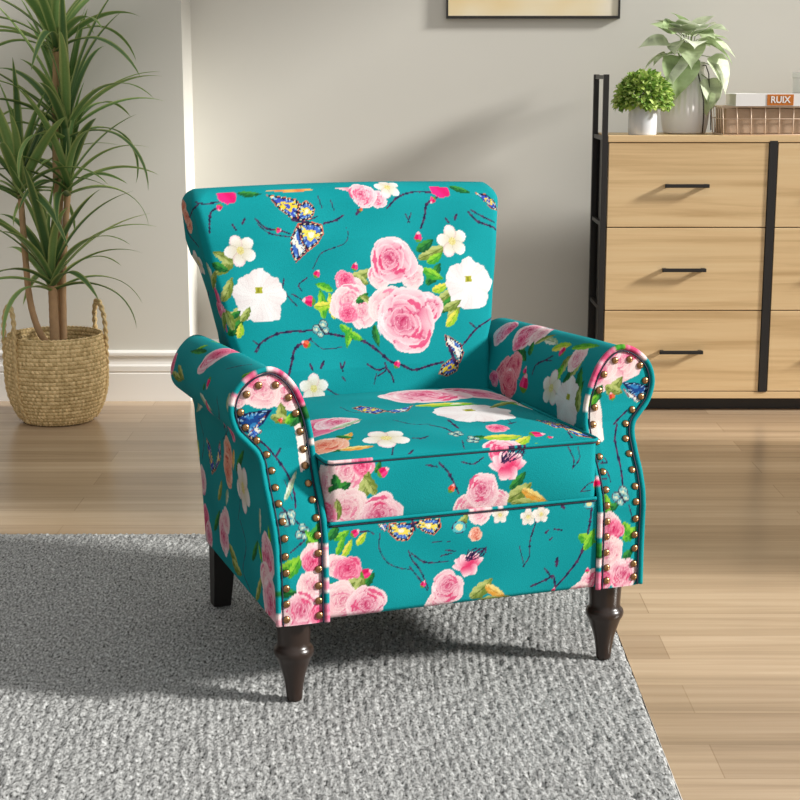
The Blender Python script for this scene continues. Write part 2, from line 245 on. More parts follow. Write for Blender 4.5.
'cush':[('branch',[(-0.0499,0.3908),(-0.0342,0.373),(-0.0166,0.3381)],0.0027),('branch',[(-0.0722,0.3894),(-0.0533,0.3845)],0.0019),('branch',[(-0.0118,0.3893),(0.0092,0.3843),(0.0266,0.3928)],0.0019),('branch',[(0.1787,0.3991),(0.1884,0.3779),(0.1869,0.3626)],0.002),('branch',[(0.1971,0.3976),(0.1994,0.377),(0.1869,0.3626)],0.0015),('branch',[(0.2045,0.3199),(0.219,0.3324),(0.2338,0.3328)],0.0018),('branch',[(0.2045,0.3199),(0.223,0.32)],0.0015),('leaf',(-0.1955,0.3443),(-0.1786,0.3788),0.0142,2),('leaf',(0.0066,0.2888),(-0.0077,0.3238),0.0131,1),('leaf',(0.0734,0.3367),(0.1016,0.3647),0.0131,2),('rose',(-0.2449,0.3618),0.0408,0,3),('rose',(-0.2068,0.3844),0.0346,40,3),('rose',(-0.1785,0.3983),0.0221,0,1),('leaf',(-0.2351,0.3577),(-0.1986,0.3707),0.0173,2),('leaf',(-0.225,0.386),(-0.2154,0.3494),0.0126,2),('leaf',(-0.1855,0.3401),(-0.1686,0.3877),0.0174,1),('leaf',(-0.1587,0.3475),(-0.1786,0.382),0.0143,1),('leaf',(-0.1586,0.3836),(-0.1485,0.4023),0.0079,2),('bud',(-0.1451,0.3841),0.0111,60,0),('rose',(-0.2073,0.3258),0.0411,10,3),('rose',(-0.1487,0.3104),0.0415,50,0),('leaf',(-0.2206,0.3107),(-0.222,0.3468),0.0111,1),('rose',(-0.2404,0.3191),0.0221,0,1),('leaf',(0.0683,0.3169),(0.1128,0.3434),0.0213,1),('leaf',(0.0774,0.3126),(0.1498,0.306),0.0164,1),('leaf',(0.0949,0.3348),(0.1406,0.3102),0.0132,5),('rose',(0.0064,0.3091),0.0326,0,3),('rose',(0.0506,0.3151),0.0246,0,3),('rose',(0.0255,0.3376),0.0326,20,0),('rose',(0.0548,0.3989),0.0195,0,1),('lotus',(0.0693,0.3742),0.031,0),('scrib',(0.0797,0.3935),0.0212),('bud',(-0.0289,0.3475),0.0081,30,2),('bud',(0.2377,0.329),0.01,10,0)],
'rail':[('branch',[(-0.1488,0.2822),(-0.1505,0.2574),(-0.137,0.2326),(-0.1148,0.2201),(-0.0976,0.2166)],0.0013),('branch',[(-0.101,0.249),(-0.0941,0.2314),(-0.0803,0.213),(-0.0663,0.1809)],0.0021),('branch',[(-0.0959,0.2434),(-0.0716,0.2257),(-0.0315,0.2231)],0.0019),('branch',[(-0.0993,0.2218),(-0.0802,0.1961),(-0.068,0.1777)],0.0019),('branch',[(-0.1825,0.2872),(-0.169,0.2875),(-0.1589,0.2815)],0.0019),('branch',[(0.1283,0.2857),(0.1145,0.244),(0.1132,0.2165),(0.1026,0.2003)],0.002),('branch',[(0.0948,0.2357),(0.1005,0.2143),(0.1044,0.1983)],0.0015),('branch',[(0.2274,0.2936),(0.2211,0.2507),(0.2073,0.2084),(0.1893,0.184),(0.1585,0.1522)],0.0032),('branch',[(0.1178,0.1638),(0.1433,0.1715),(0.158,0.1769),(0.1621,0.1553)],0.0027),('branch',[(0.1411,0.1927),(0.1562,0.1735)],0.0023),('branch',[(-0.0596,0.2582),(-0.0282,0.2567)],0.0011),('branch',[(-0.0456,0.2331),(-0.0246,0.236)],0.0016),('dash',(0.1631,0.1938),(0.1647,0.2076),0.004),('dash',(0.1417,0.2534),(0.1471,0.258),0.0025),('dash',(0.1581,0.2587),(0.1728,0.2555),0.002),('dash',(0.1719,0.2988),(0.1757,0.2932),0.0042),('dash',(0.1493,0.2405),(0.1547,0.2451),0.0017),('dash',(-0.0369,0.2423),(-0.0193,0.2388),0.0016),('leaf',(-0.2276,0.2785),(-0.1992,0.2921),0.0111,0),('leaf',(-0.2228,0.2516),(-0.2092,0.2865),0.0095,0),('leaf',(-0.2128,0.2472),(-0.1959,0.2786),0.0095,3),('bud',(-0.1908,0.2864),0.0087,60,0),('leaf',(-0.2358,0.2793),(-0.2191,0.3023),0.0127,2),('leaf',(-0.1893,0.2664),(-0.1724,0.2862),0.0096,3),('leaf',(-0.1796,0.1936),(-0.1591,0.2182),0.0112,2),('rose',(-0.2229,0.2351),0.0223,0,3),('rose',(-0.203,0.2263),0.0255,20,1),('leaf',(-0.2166,0.1944),(-0.1829,0.2107),0.016,1),('leaf',(-0.1931,0.1817),(-0.1761,0.22),0.0144,1),('bud',(-0.1727,0.218),0.0112,70,0),('leaf',(-0.2366,0.2),(-0.2165,0.2044),0.0127,2),('rose',(-0.2168,0.1743),0.0384,0,3),('rose',(-0.1729,0.1625),0.0386,30,0),('wing',[(-0.1335,0.2973),(-0.1148,0.2955),(-0.0908,0.2932),(-0.0925,0.2766),(-0.1028,0.2642),(-0.1216,0.2678),(-0.1352,0.2825)],1),('wing',[(-0.0908,0.2948),(-0.0702,0.2979),(-0.0459,0.2972),(-0.0441,0.2819),(-0.0562,0.2696),(-0.0735,0.2764),(-0.0856,0.286)],1),('wing',[(-0.1521,0.2974),(-0.1352,0.2958),(-0.1386,0.2828),(-0.1471,0.2887)],2),('dash',(-0.0942,0.3002),(-0.0891,0.2813),0.0032),('rose',(0.0242,0.299),0.0229,0,3),('blossom',(0.0598,0.2922),0.0148,0),('blossom',(0.1102,0.284),0.0149,0),('blossom',(0.1337,0.2869),0.0149,0),('leaf',(-0.0144,0.2807),(0.003,0.2993),0.0114,1),('ring',(-0.0126,0.2788),0.013),('rose',(0.0157,0.2642),0.0131,0,2),('leaf',(0.0079,0.1554),(0.0469,0.1855),0.0198,1),('leaf',(0.0222,0.1468),(0.0835,0.1485),0.0149,1),('leaf',(0.0344,0.1748),(0.0707,0.1517),0.0132,5),('rose',(-0.0486,0.1533),0.0246,0,3),('rose',(-0.033,0.1772),0.0327,20,0),('lotus',(0.0038,0.2125),0.0262,10),('scrib',(0.0178,0.2299),0.0181),('bud',(-0.075,0.1887),0.0065,20,0),('leaf',(0.2027,0.2438),(0.2367,0.2282),0.0151,0),('leaf',(0.2146,0.2164),(0.2323,0.2531),0.0135,0),('rose',(0.2387,0.1539),0.0339,0,0),('rose',(0.2089,0.143),0.0203,0,3),('bud',(0.2211,0.1805),0.0051,0,0),('ring',(0.2218,0.2959),0.0101),('bud',(0.1603,0.152),0.005,0,0)],
'panL':[('branch',[(-0.3323,0.4377),(-0.3169,0.424),(-0.3028,0.4049),(-0.2895,0.3833),(-0.283,0.3572),(-0.2847,0.3321)],0.0027),('branch',[(-0.3022,0.4093),(-0.2943,0.4191)],0.0024),('branch',[(-0.3082,0.3384),(-0.2945,0.3214),(-0.2742,0.302)],0.0022),('branch',[(-0.2756,0.2836),(-0.2987,0.2664)],0.0022),('branch',[(-0.2948,0.3722),(-0.2875,0.3437)],0.0013),('blob',[(-0.356,0.5064),(-0.3359,0.5337),(-0.3031,0.546),(-0.2707,0.5295),(-0.2516,0.496),(-0.2455,0.4729),(-0.2834,0.4789),(-0.3207,0.4944),(-0.3467,0.493)],'pale'),('rose',(-0.2827,0.5078),0.0317,0,3),('rose',(-0.3202,0.5135),0.0347,0,3),('rose',(-0.2935,0.5374),0.0237,0,0),('rose',(-0.2581,0.5013),0.0191,0,1),('rose',(-0.336,0.5305),0.0141,0,1),('rose',(-0.3594,0.5002),0.0141,0,3),('blob',[(-0.2706,0.4618),(-0.2538,0.4735),(-0.2423,0.4278),(-0.2431,0.3944),(-0.2668,0.3816),(-0.266,0.4216)],'white'),('leaf',(-0.2757,0.4524),(-0.2518,0.4863),0.0143,2),('leaf',(-0.2921,0.4585),(-0.2913,0.4923),0.0143,1),('leaf',(-0.3082,0.471),(-0.2722,0.4619),0.0127,1),('leaf',(-0.2822,0.4562),(-0.2736,0.4749),0.0095,0),('bud',(-0.292,0.4633),0.0056,40,2),('leaf',(-0.256,0.4478),(-0.2519,0.4831),0.008,2),('wing',[(-0.3665,0.4752),(-0.3373,0.4811),(-0.3046,0.482),(-0.3215,0.4591),(-0.3417,0.4446),(-0.3575,0.4521)],3),('wing',[(-0.3483,0.442),(-0.3282,0.4531),(-0.3146,0.4747),(-0.3218,0.4494),(-0.339,0.4351)],2),('leaf',(-0.3004,0.3447),(-0.2728,0.3849),0.0063,4),('fly',(-0.2984,0.3175),0.0157,10),('fly',(-0.2763,0.296),0.0142,60),('leaf',(-0.2725,0.2752),(-0.2437,0.3114),0.0142,2),('leaf',(-0.2528,0.2732),(-0.2744,0.2989),0.0111,0),('leaf',(-0.3188,0.236),(-0.2826,0.2582),0.0141,0),('leaf',(-0.3028,0.2244),(-0.2792,0.2644),0.0126,0),('leaf',(-0.3292,0.2044),(-0.2869,0.1997),0.0126,2),('rose',(-0.2563,0.2555),0.0269,0,3),('rose',(-0.2614,0.2462),0.0221,0,1),('rose',(-0.2637,0.2086),0.0285,0,3),('rose',(-0.2841,0.1664),0.0364,0,0),('rose',(-0.2511,0.1592),0.0223,0,1),('rose',(-0.3172,0.1537),0.019,0,3)],
'panR':[('branch',[(0.3011,0.4142),(0.293,0.3923),(0.2919,0.3659),(0.2898,0.3358),(0.2864,0.3127)],0.0029),('branch',[(0.2515,0.3582),(0.2681,0.357),(0.2664,0.3632)],0.002),('branch',[(0.2338,0.3293),(0.261,0.3334)],0.0015),('branch',[(0.2954,0.4146),(0.3103,0.4269),(0.3223,0.4362)],0.0026),('branch',[(0.295,0.2874),(0.303,0.2606)],0.0017),('branch',[(0.2642,0.3453),(0.267,0.3267)],0.0014),('blob',[(0.2408,0.4847),(0.2478,0.5238),(0.2757,0.553),(0.3251,0.5502),(0.3582,0.5275),(0.3453,0.497),(0.3148,0.4851),(0.2769,0.4703)],'pale'),('rose',(0.3104,0.52),0.0341,0,3),('rose',(0.2724,0.5223),0.0374,0,3),('rose',(0.2594,0.5059),0.0272,0,1),('rose',(0.291,0.5418),0.0238,0,0),('rose',(0.3292,0.5361),0.0171,0,1),('leaf',(0.287,0.5523),(0.3176,0.5454),0.0085,0),('blob',[(0.2448,0.4673),(0.2673,0.4778),(0.2745,0.4361),(0.2718,0.3906),(0.249,0.3829),(0.2436,0.4248)],'white'),('leaf',(0.2506,0.4513),(0.2767,0.4841),0.0153,2),('leaf',(0.2504,0.4446),(0.2693,0.4708),0.0102,0),('leaf',(0.2846,0.4663),(0.3146,0.4955),0.0154,1),('leaf',(0.2805,0.4804),(0.3151,0.4677),0.0136,1),('bud',(0.2941,0.4622),0.0077,-20,2),('wing',[(0.3129,0.4852),(0.3378,0.4836),(0.3689,0.4746),(0.3576,0.4614),(0.3461,0.4482),(0.3305,0.4632)],3),('wing',[(0.315,0.4747),(0.3383,0.4592),(0.3538,0.4477),(0.3422,0.4485),(0.3268,0.4582)],2),('fly',(0.2831,0.3016),0.0186,30),('bud',(0.243,0.3286),0.0084,0,0),('leaf',(0.2423,0.2871),(0.2764,0.2907),0.0151,2),('leaf',(0.2519,0.3093),(0.2573,0.2754),0.0135,0),('leaf',(0.2848,0.2273),(0.3109,0.2493),0.0153,0),('leaf',(0.2841,0.2589),(0.3076,0.2285),0.0135,0),('leaf',(0.2856,0.1956),(0.3042,0.2113),0.0119,2),('rose',(0.254,0.2566),0.027,0,3),('rose',(0.2655,0.2468),0.022,0,1),('rose',(0.2588,0.2089),0.0305,0,3),('rose',(0.2863,0.1672),0.0324,0,0),('rose',(0.2485,0.1607),0.0204,0,1),('leaf',(0.2376,0.2321),(0.2421,0.1966),0.0101,2)],
'armL':[('branch',[(0.2492,0.6162),(0.1177,0.5461),(0.1149,0.5166)],0.0024),('branch',[(0.0875,0.4367),(0.1171,0.4536),(0.1498,0.4683)],0.0016),('branch',[(0.2294,0.6334),(0.2492,0.6162)],0.0021),('leaf',(0.1819,0.6751),(0.1175,0.6259),0.0152,2),('leaf',(0.3409,0.7686),(0.297,0.7207),0.0143,1),('leaf',(0.3835,0.8362),(0.3285,0.784),0.0146,2),('leaf',(0.1062,0.8121),(0.0605,0.7646),0.0133,2),('leaf',(0.0865,0.8755),(0.0427,0.8189),0.0149,1),('branch',[(0.1794,0.7626),(0.1441,0.7968),(0.1709,0.8488),(0.1256,0.8704)],0.002),('branch',[(0.4458,0.6426),(0.4219,0.6753),(0.4543,0.7206)],0.0022),('rose',(0.2688,0.4563),0.0445,0,0),('rose',(0.2716,0.442),0.0378,0,1),('leaf',(0.3929,0.4627),(0.3747,0.4426),0.0161,0),('leaf',(0.0531,0.4651),(0.0103,0.4408),0.0143,0),('leaf',(0.3302,0.4581),(0.4144,0.4706),0.0122,2),('rose',(0.4779,0.5067),0.022,0,1),('leaf',(0.4662,0.5216),(0.3804,0.5252),0.0128,1),('leaf',(0.429,0.5041),(0.3635,0.5222),0.0126,1),('bud',(0.1916,0.5037),0.0117,0,0),('leaf',(0.2144,0.52),(0.2113,0.5056),0.0118,2),('leaf',(0.2388,0.5297),(0.175,0.5511),0.0153,4),('leaf',(0.1972,0.534),(0.2288,0.6116),0.015,6),('leaf',(0.0467,0.4984),(0.0403,0.53),0.0127,4),('rose',(0.1857,0.6112),0.0168,0,1),('wing',[(0.403,0.6655),(0.3736,0.674),(0.3479,0.7145),(0.3776,0.731)],0),('wing',[(0.3495,0.7186),(0.3336,0.6964),(0.2897,0.6465),(0.2908,0.6792)],1),('rose',(0.2348,0.661),0.0343,0,2),('rose',(0.2422,0.6894),0.0345,0,2),('leaf',(0.2557,0.7287),(0.2793,0.762),0.0122,4),('leaf',(0.1881,0.6417),(0.2042,0.6804),0.0118,5),('blossom',(0.1396,0.6962),0.0433,0),('rose',(0.3047,0.8239),0.0392,0,0),('rose',(0.2846,0.7908),0.0282,0,3),('leaf',(0.2686,0.8322),(0.2059,0.8503),0.0176,1),('leaf',(0.2492,0.854),(0.1789,0.8602),0.0175,1),('leaf',(0.0314,0.7026),(0.0455,0.7519),0.0096,4),('leaf',(0.0399,0.796),(0.0611,0.7681),0.013,0),('leaf',(-0.0162,0.7513),(-0.0125,0.7192),0.0127,0),('rose',(-0.0002,0.7741),0.0415,0,0),('rose',(0.0179,0.8198),0.0355,0,3),('rose',(-0.0038,0.8501),0.0481,0,0),('leaf',(0.3311,0.5666),(0.4778,0.634),0.014,4),('leaf',(0.475,0.6868),(0.4859,0.7376),0.0149,3),('rose',(0.4588,0.7601),0.0298,0,3),('leaf',(0.4828,0.7951),(0.469,0.811),0.015,0),('rose',(0.4478,0.8345),0.0336,0,1),('rose',(0.4263,0.8576),0.0297,0,0),('branch',[(0.1819,0.6751),(0.1661,0.7151),(0.194,0.7665)],0.0014),('branch',[(0.1351,0.5658),(0.2742,0.6431)],0.0016)],
'armR':[('leaf',(0.1765,0.2829),(0.1565,0.3381),0.0161,2),('leaf',(0.0591,0.2879),(0.0486,0.3433),0.0207,2),('leaf',(0.214,0.3809),(0.1579,0.3994),0.0163,3),('leaf',(0.3083,0.354),(0.3681,0.3863),0.0187,2),('leaf',(0.142,0.3408),(0.1321,0.3815),0.0177,1),('branch',[(0.2499,0.3251),(0.247,0.3449),(0.2188,0.3576),(0.1964,0.3695)],0.0029),('branch',[(0.2188,0.3576),(0.1917,0.3604)],0.0018),('branch',[(0.3788,0.2733),(0.3543,0.2681)],0.0019),('rose',(0.4473,0.3913),0.035,0,0),('rose',(0.3526,0.4024),0.0454,0,0),('rose',(0.3028,0.4049),0.0298,0,3),('rose',(0.354,0.3796),0.0227,0,1),('rose',(0.4323,0.3997),0.0194,0,1),('leaf',(0.2666,0.3964),(0.2069,0.3938),0.0129,4),('leaf',(0.2896,0.3823),(0.2473,0.4126),0.0111,1),('leaf',(0.3321,0.36),(0.2929,0.3467),0.015,2),('leaf',(0.2849,0.358),(0.3008,0.3871),0.0148,2),('rose',(0.3648,0.3088),0.0418,0,6),('rose',(0.3363,0.3254),0.0377,0,6),('rose',(0.3432,0.2894),0.0416,0,6),('rose',(0.4096,0.2854),0.0231,0,1),('bud',(0.274,0.3019),0.024,0,0),('bud',(0.2836,0.3288),0.0093,0,0),('bud',(0.1736,0.3821),0.0125,60,0),('leaf',(0.1494,0.3282),(0.1414,0.3598),0.0177,0),('leaf',(0.1177,0.3158),(0.0956,0.3624),0.0176,2),('leaf',(0.0516,0.3105),(0.0755,0.3661),0.0189,2),('leaf',(0.1028,0.3424),(0.0813,0.3788),0.0157,1),('rose',(0.1077,0.3778),0.028,0,3),('blossom',(0.1609,0.3114),0.0356,0),('peony',(0.0893,0.2961),0.0453,0),('leaf',(0.0434,0.2875),(0.0564,0.3327),0.0172,1),('leaf',(0.1493,0.3938),(0.0707,0.413),0.0142,0)],
}
NAILS={'panR':[(0.2989,0.5241),(0.3265,0.5242),(0.3469,0.5126),(0.3571,0.4858),(0.3499,0.4584),(0.332,0.4372),(0.3175,0.4147),(0.313,0.3909),(0.3133,0.3674),(0.311,0.3434),(0.3103,0.3177),(0.3088,0.2928),(0.3077,0.2637),(0.3065,0.2357),(0.3071,0.2119),(0.3059,0.1846),(0.3068,0.1614),(0.2783,0.5013),(0.2693,0.4742),(0.2612,0.4455),(0.256,0.4173),(0.2584,0.39),(0.2571,0.3668),(0.2564,0.3444),(0.2553,0.3167),(0.2539,0.291),(0.2538,0.2636),(0.2536,0.2374),(0.2531,0.2095),(0.2548,0.1829),(0.2553,0.16)],
'panL':[(-0.3462,0.5089),(-0.3265,0.5219),(-0.2988,0.5209),(-0.278,0.4995),(-0.267,0.4729),(-0.2605,0.4434),(-0.2575,0.4157),(-0.2577,0.3911),(-0.2569,0.3654),(-0.2553,0.3426),(-0.2536,0.3165),(-0.2538,0.2901),(-0.2534,0.261),(-0.2533,0.2347),(-0.2537,0.2075),(-0.2538,0.1827),(-0.2533,0.1584),(-0.3567,0.4809),(-0.3493,0.4563),(-0.3325,0.4346),(-0.3182,0.412),(-0.3133,0.388),(-0.3116,0.3636),(-0.3109,0.3414),(-0.3085,0.3154),(-0.3078,0.2898),(-0.3075,0.2608),(-0.3065,0.2338),(-0.307,0.2085),(-0.3072,0.1829),(-0.3076,0.1575)],
}
# ------------------------------------------------------------------ the printed fabric
TEAL = np.array([6, 150, 156.])
def C3(*a): return np.array(a, float)
def wob(q, k=7., s=0.):
    return np.stack([np.sin(k * q[:, 1] + 1.3 + s) + .6 * np.sin(2.3 * k * q[:, 0] + 2.1 * s), np.sin(k * q[:, 0] + .4 - s) + .6 * np.sin(2.1 * k * q[:, 1] + s)], 1)
ROSE = {0: ((250, 218, 222), (224, 108, 144), (184, 36, 88)), 1: ((244, 150, 176), (228, 66, 118), (186, 20, 78)), 2: ((244, 190, 162), (232, 120, 94), (194, 74, 62)),
        3: ((250, 226, 224), (236, 170, 182), (214, 100, 136)), 6: ((240, 150, 158), (226, 108, 126), (196, 50, 88))}
LEAF = {0: ((150, 212, 60), (60, 160, 50)), 1: ((188, 198, 120), (110, 132, 52)), 2: ((62, 150, 62), (18, 92, 48)), 3: ((236, 224, 92), (150, 200, 50)),
        4: ((226, 232, 214), (150, 180, 140)), 5: ((244, 222, 140), (226, 160, 60)), 6: ((244, 130, 160), (226, 60, 120))}
BLOB = {'magenta': ((240, 40, 130), (214, 20, 100)), 'orange': ((240, 176, 90), (220, 120, 70)), 'pink': ((250, 200, 206), (236, 130, 156)), 'pale': ((250, 226, 226), (240, 188, 196)), 'white': ((248, 238, 230), (240, 218, 212))}
def inbox(P, lo, hi):
    return np.nonzero((P[:, 0] > lo[0]) & (P[:, 0] < hi[0]) & (P[:, 1] > lo[1]) & (P[:, 1] < hi[1]))[0]
def mixc(a, b, t): return a * (1 - t[:, None]) + b * t[:, None]
def star(P, poly):
    poly = np.array(poly, float); c = poly.mean(0)
    d = poly - c; an = np.arctan2(d[:, 1], d[:, 0]); o = np.argsort(an); an = an[o]; pts = poly[o]
    q = P - c; th = np.arctan2(q[:, 1], q[:, 0]); r = np.hypot(q[:, 0], q[:, 1])
    i = np.searchsorted(an, th) % len(an); p1 = pts[i] - c; p0 = pts[i - 1] - c
    e = p1 - p0; den = np.cos(th) * e[:, 1] - np.sin(th) * e[:, 0]
    num = p0[:, 0] * e[:, 1] - p0[:, 1] * e[:, 0]
    R = num / np.where(np.abs(den) < 1e-9, 1e-9, den)
    return r / np.clip(R, 1e-5, None), th, q
def local(P, c, r, rot, ext=1.3):
    idx = inbox(P, (c[0] - r * ext, c[1] - r * ext), (c[0] + r * ext, c[1] + r * ext))
    q = (P[idx] - np.array(c)) / r; a = math.radians(rot); ca, sa = math.cos(a), math.sin(a)
    return idx, np.stack([q[:, 0] * ca + q[:, 1] * sa, -q[:, 0] * sa + q[:, 1] * ca], 1)
def put(K, idx, m, col): K[idx[m]] = col[m]
def m_rose(P, K, c, r, rot=0, tone=0):
    r = r * .94
    idx, q = local(P, c, r, rot)
    if not len(idx): return
    li, mi, da = (C3(*x) for x in ROSE[tone])
    seed = (c[0] * 31 + c[1] * 57) % 6.28
    q = q + .032 * wob(q, 5, seed)
    cc = np.array([.08 * math.cos(seed * 2), .10 + .05 * math.sin(seed)])
    for j, (R, n, pr, dk) in enumerate([(.56, 5, .52, .0), (.50, 4, .42, .10), (.34, 3, .36, .25), (.23, 3, .27, .5), (.13, 3, .19, .75), (.05, 2, .11, 1.)]):
        lo = mi + (da - mi) * min(1, dk * 1.0 + .12); hi = li + (mi - li) * min(1, dk * .75)
        for k in range(n):
            a = 2 * PI * k / n + j * 1.05 + seed + .25 * math.sin(k * 5.1 + seed * 3)
            e = np.array([math.cos(a), math.sin(a)]); d = q - cc * (j > 1) - R * (1 + .12 * math.sin(3.7 * k + 2 * seed)) * e
            u = (d @ e) / (pr * .80); v = (d @ np.array([-e[1], e[0]])) / (pr * 1.18)
            dd = np.hypot(u, v) + .04 * np.sin(3 * np.arctan2(v, u) + k + seed)
            t = np.clip(.42 + .62 * u + .10 * np.sin(5 * v + 2 * k) - .12 * v, 0, 1)
            col = mixc(lo, hi, t ** .5)
            st = np.clip(np.sin(3.1 * v + 7.5 * u + 1.7 * k + seed) * 3 - 2.1, 0, 1) * (dd < .8)          # brushed streaks
            col = mixc(col, lo, st * (.30 + .45 * dk))
            rim = np.clip((dd - .82) / .1, 0, 1) * (u > -.2); col = mixc(col, li * .5 + C3(255, 244, 244) * .5, rim * .55)
            sh = np.clip((dd - .82) / .14, 0, 1) * (u < .05) * (np.sin(2.2 * v + k * 2.4 + seed) > -.55); col = mixc(col, lo * (1 - .5 * (j < 4)) + da * (.5 * (j < 4)), sh * .8)
            put(K, idx, dd < 1, col)
    th = np.arctan2(q[:, 1], q[:, 0]); rr = np.hypot(q[:, 0] - cc[0] * .5, q[:, 1] - cc[1] * .5)
    n_arc = 7 if tone in (0, 3) else 4
    for k in range(n_arc):                       # brushed crescents along the petal edges
        R = (.80, .62, .72, .50, .40, .86, .56)[k]; a0 = seed * 1.7 + k * 2.1; span = (.62, .55, .40, .7, .8, .38, .5)[k]
        da_ = np.abs((th - a0 + PI) % (2 * PI) - PI) / span
        wdt = (.085, .07, .055, .05, .045, .05, .06)[k] * np.clip(1 - da_ ** 2, 0, 1) * (1 + .35 * np.sin(13 * th + k))
        dist = np.abs(rr + .05 * np.sin(3 * th + k) - R)
        m = (dist < wdt) & (rr < .92)
        cdeep = C3(222, 66, 116) if tone in (0, 1) else (C3(232, 120, 156) if tone == 3 else da)
        col = cdeep if k % 3 < 2 else C3(255, 240, 242)
        if tone == 3 and k not in (0, 3, 4): continue
        K[idx[m]] = K[idx[m]] * .22 + col * .78
def m_peony(P, K, c, r, rot=0, cut=''):
    idx, q0 = local(P, c, r, rot)
    if not len(idx): return
    q = q0 + .02 * wob(q0, 9, c[0] * 40)
    th = np.arctan2(q[:, 1], q[:, 0]); rr = np.hypot(q[:, 0], q[:, 1]); q0 = q0 - np.array([0, .24])
    R = 1.0 + .05 * np.sin(5 * th + .6) + .035 * np.sin(8 * th + 2) + .02 * np.sin(19 * th)
    m = rr < R
    if cut: m &= (P[idx, 1] > c[1] - r * .93)
    t = np.clip(.5 + .5 * np.sin(5 * th + 1.4 + 3 * rr), 0, 1) * np.clip(rr, 0, 1) * .6 + .25 * (np.sin(22 * th + 5 * rr) > .75) * (rr > .3)
    col = mixc(C3(243, 240, 240), C3(228, 212, 212), np.clip(t, 0, 1))
    put(K, idx, m, col)
    put(K, idx, (np.abs(q0[:, 0]) < .14) & (np.abs(q0[:, 1]) < .12), np.tile(C3(178, 178, 52), (len(q), 1)))
    put(K, idx, (np.abs(q0[:, 0] + .02) < .05) & (np.abs(q0[:, 1]) < .09), np.tile(C3(140, 140, 40), (len(q), 1)))
def m_blossom(P, K, c, r, rot=0):
    idx, q = local(P, c, r, rot)
    if not len(idx): return
    for k in range(5):
        a = 2 * PI * k / 5 + .3; e = np.array([math.cos(a), math.sin(a)]); d = q - .55 * e
        u = (d @ e) / .47; v = (d @ np.array([-e[1], e[0]])) / .40
        dd = np.hypot(u, v)
        t = np.clip(.5 - .6 * u, 0, 1)
        col = mixc(C3(245, 243, 242), C3(222, 214, 190), t); col = mixc(col, C3(240, 190, 200), np.clip((dd - .7) / .4, 0, .5) * (k % 2))
        col = mixc(col, C3(190, 180, 160), ((dd > .9) & (u < .3)) * .5)
        put(K, idx, dd < 1, col)
    rr = np.hypot(q[:, 0], q[:, 1]); t = np.clip(.5 + .5 * np.sin(9 * np.arctan2(q[:, 1], q[:, 0])), 0, 1)
    put(K, idx, rr < .24, mixc(C3(240, 232, 170), C3(206, 190, 110), t))
def m_leaf(P, K, p0, p1, w, tone=0):
    p0 = np.array(p0); p1 = np.array(p1); L = np.linalg.norm(p1 - p0)
    if L < 1e-6: return
    e = (p1 - p0) / L; nn = np.array([-e[1], e[0]])
    idx = inbox(P, np.minimum(p0, p1) - w, np.maximum(p0, p1) + w)
    if not len(idx): return
    d = P[idx] - p0; t = (d @ e) / L; s = (d @ nn) / (w * .62)
    s = s + .18 * np.sin(PI * t)
    tt = np.clip(t, 0, 1); R = np.sin(PI * tt ** .8) ** .75 * (1 + .09 * np.sin(26 * tt))
    m = (np.abs(s) < R) & (t > 0) & (t < 1)
    hi, lo = (C3(*x) for x in LEAF[tone])
    f = np.clip(.5 + .9 * s + .25 * np.sin(18 * t + 6 * np.abs(s)), 0, 1)
    col = mixc(lo, hi, f); col = mixc(col, lo * .75, (np.abs(s) < .07) * .8)
    put(K, idx, m, col)
def m_branch(P, K, pts, w):
    pts = catmull(pts, 10) if len(pts) > 2 else np.array([np.array(pts[0]) + (np.array(pts[1]) - pts[0]) * t for t in np.linspace(0, 1, 8)])
    idx = inbox(P, pts.min(0) - 2 * w, pts.max(0) + 2 * w)
    if not len(idx): return
    Q = P[idx]; best = np.full(len(idx), 9.); sb = np.zeros(len(idx)); side = np.zeros(len(idx)); acc = 0
    tot = np.linalg.norm(np.diff(pts, axis=0), axis=1).sum()
    for a, b in zip(pts[:-1], pts[1:]):
        d = b - a; L = np.linalg.norm(d)
        if L < 1e-7: continue
        t = np.clip(((Q - a) @ d) / L ** 2, 0, 1); v = Q - a - t[:, None] * d; dd = np.hypot(v[:, 0], v[:, 1])
        c = dd < best; best[c] = dd[c]; sb[c] = acc + t[c] * L; side[c] = (v @ np.array([-d[1], d[0]]))[c]
        acc += L
    u = sb / tot
    R = w * .62 * (.7 + .35 * np.sin(sb * 260) + .25 * np.sin(sb * 701 + 1)) * (1.05 - .45 * np.abs(2 * u - .9))
    R = np.clip(R * 1.35, w * .55, None)
    col = mixc(C3(34, 26, 66), C3(104, 58, 96), np.clip(.5 + .5 * np.sin(sb * 330 + side * 4000), 0, 1) * .7)
    put(K, idx, best < R, col)
def m_dash(P, K, p0, p1, w): m_branch(P, K, [p0, p1], w)
def m_bud(P, K, c, r, rot=0, tone=0):
    idx, q = local(P, c, r, -rot)
    if not len(idx): return
    hi, lo = {0: (C3(246, 70, 140), C3(206, 10, 84)), 2: (C3(246, 120, 80), C3(200, 50, 40))}[tone]
    t = (q[:, 1] + 1) / 2; R = .72 * np.sin(PI * np.clip(t, 0, 1) ** .75) ** .8
    m = (np.abs(q[:, 0]) < R) & (t > 0) & (t < 1)
    put(K, idx, m, mixc(lo, hi, np.clip(.5 + q[:, 0] + .4 * np.sin(9 * q[:, 0]), 0, 1)))
    put(K, idx, m & (t > .75) & (np.abs(q[:, 0]) < .3), np.tile(C3(250, 190, 200), (len(q), 1)))
    put(K, idx, m & (t < .25), np.tile(C3(90, 150, 50), (len(q), 1)))
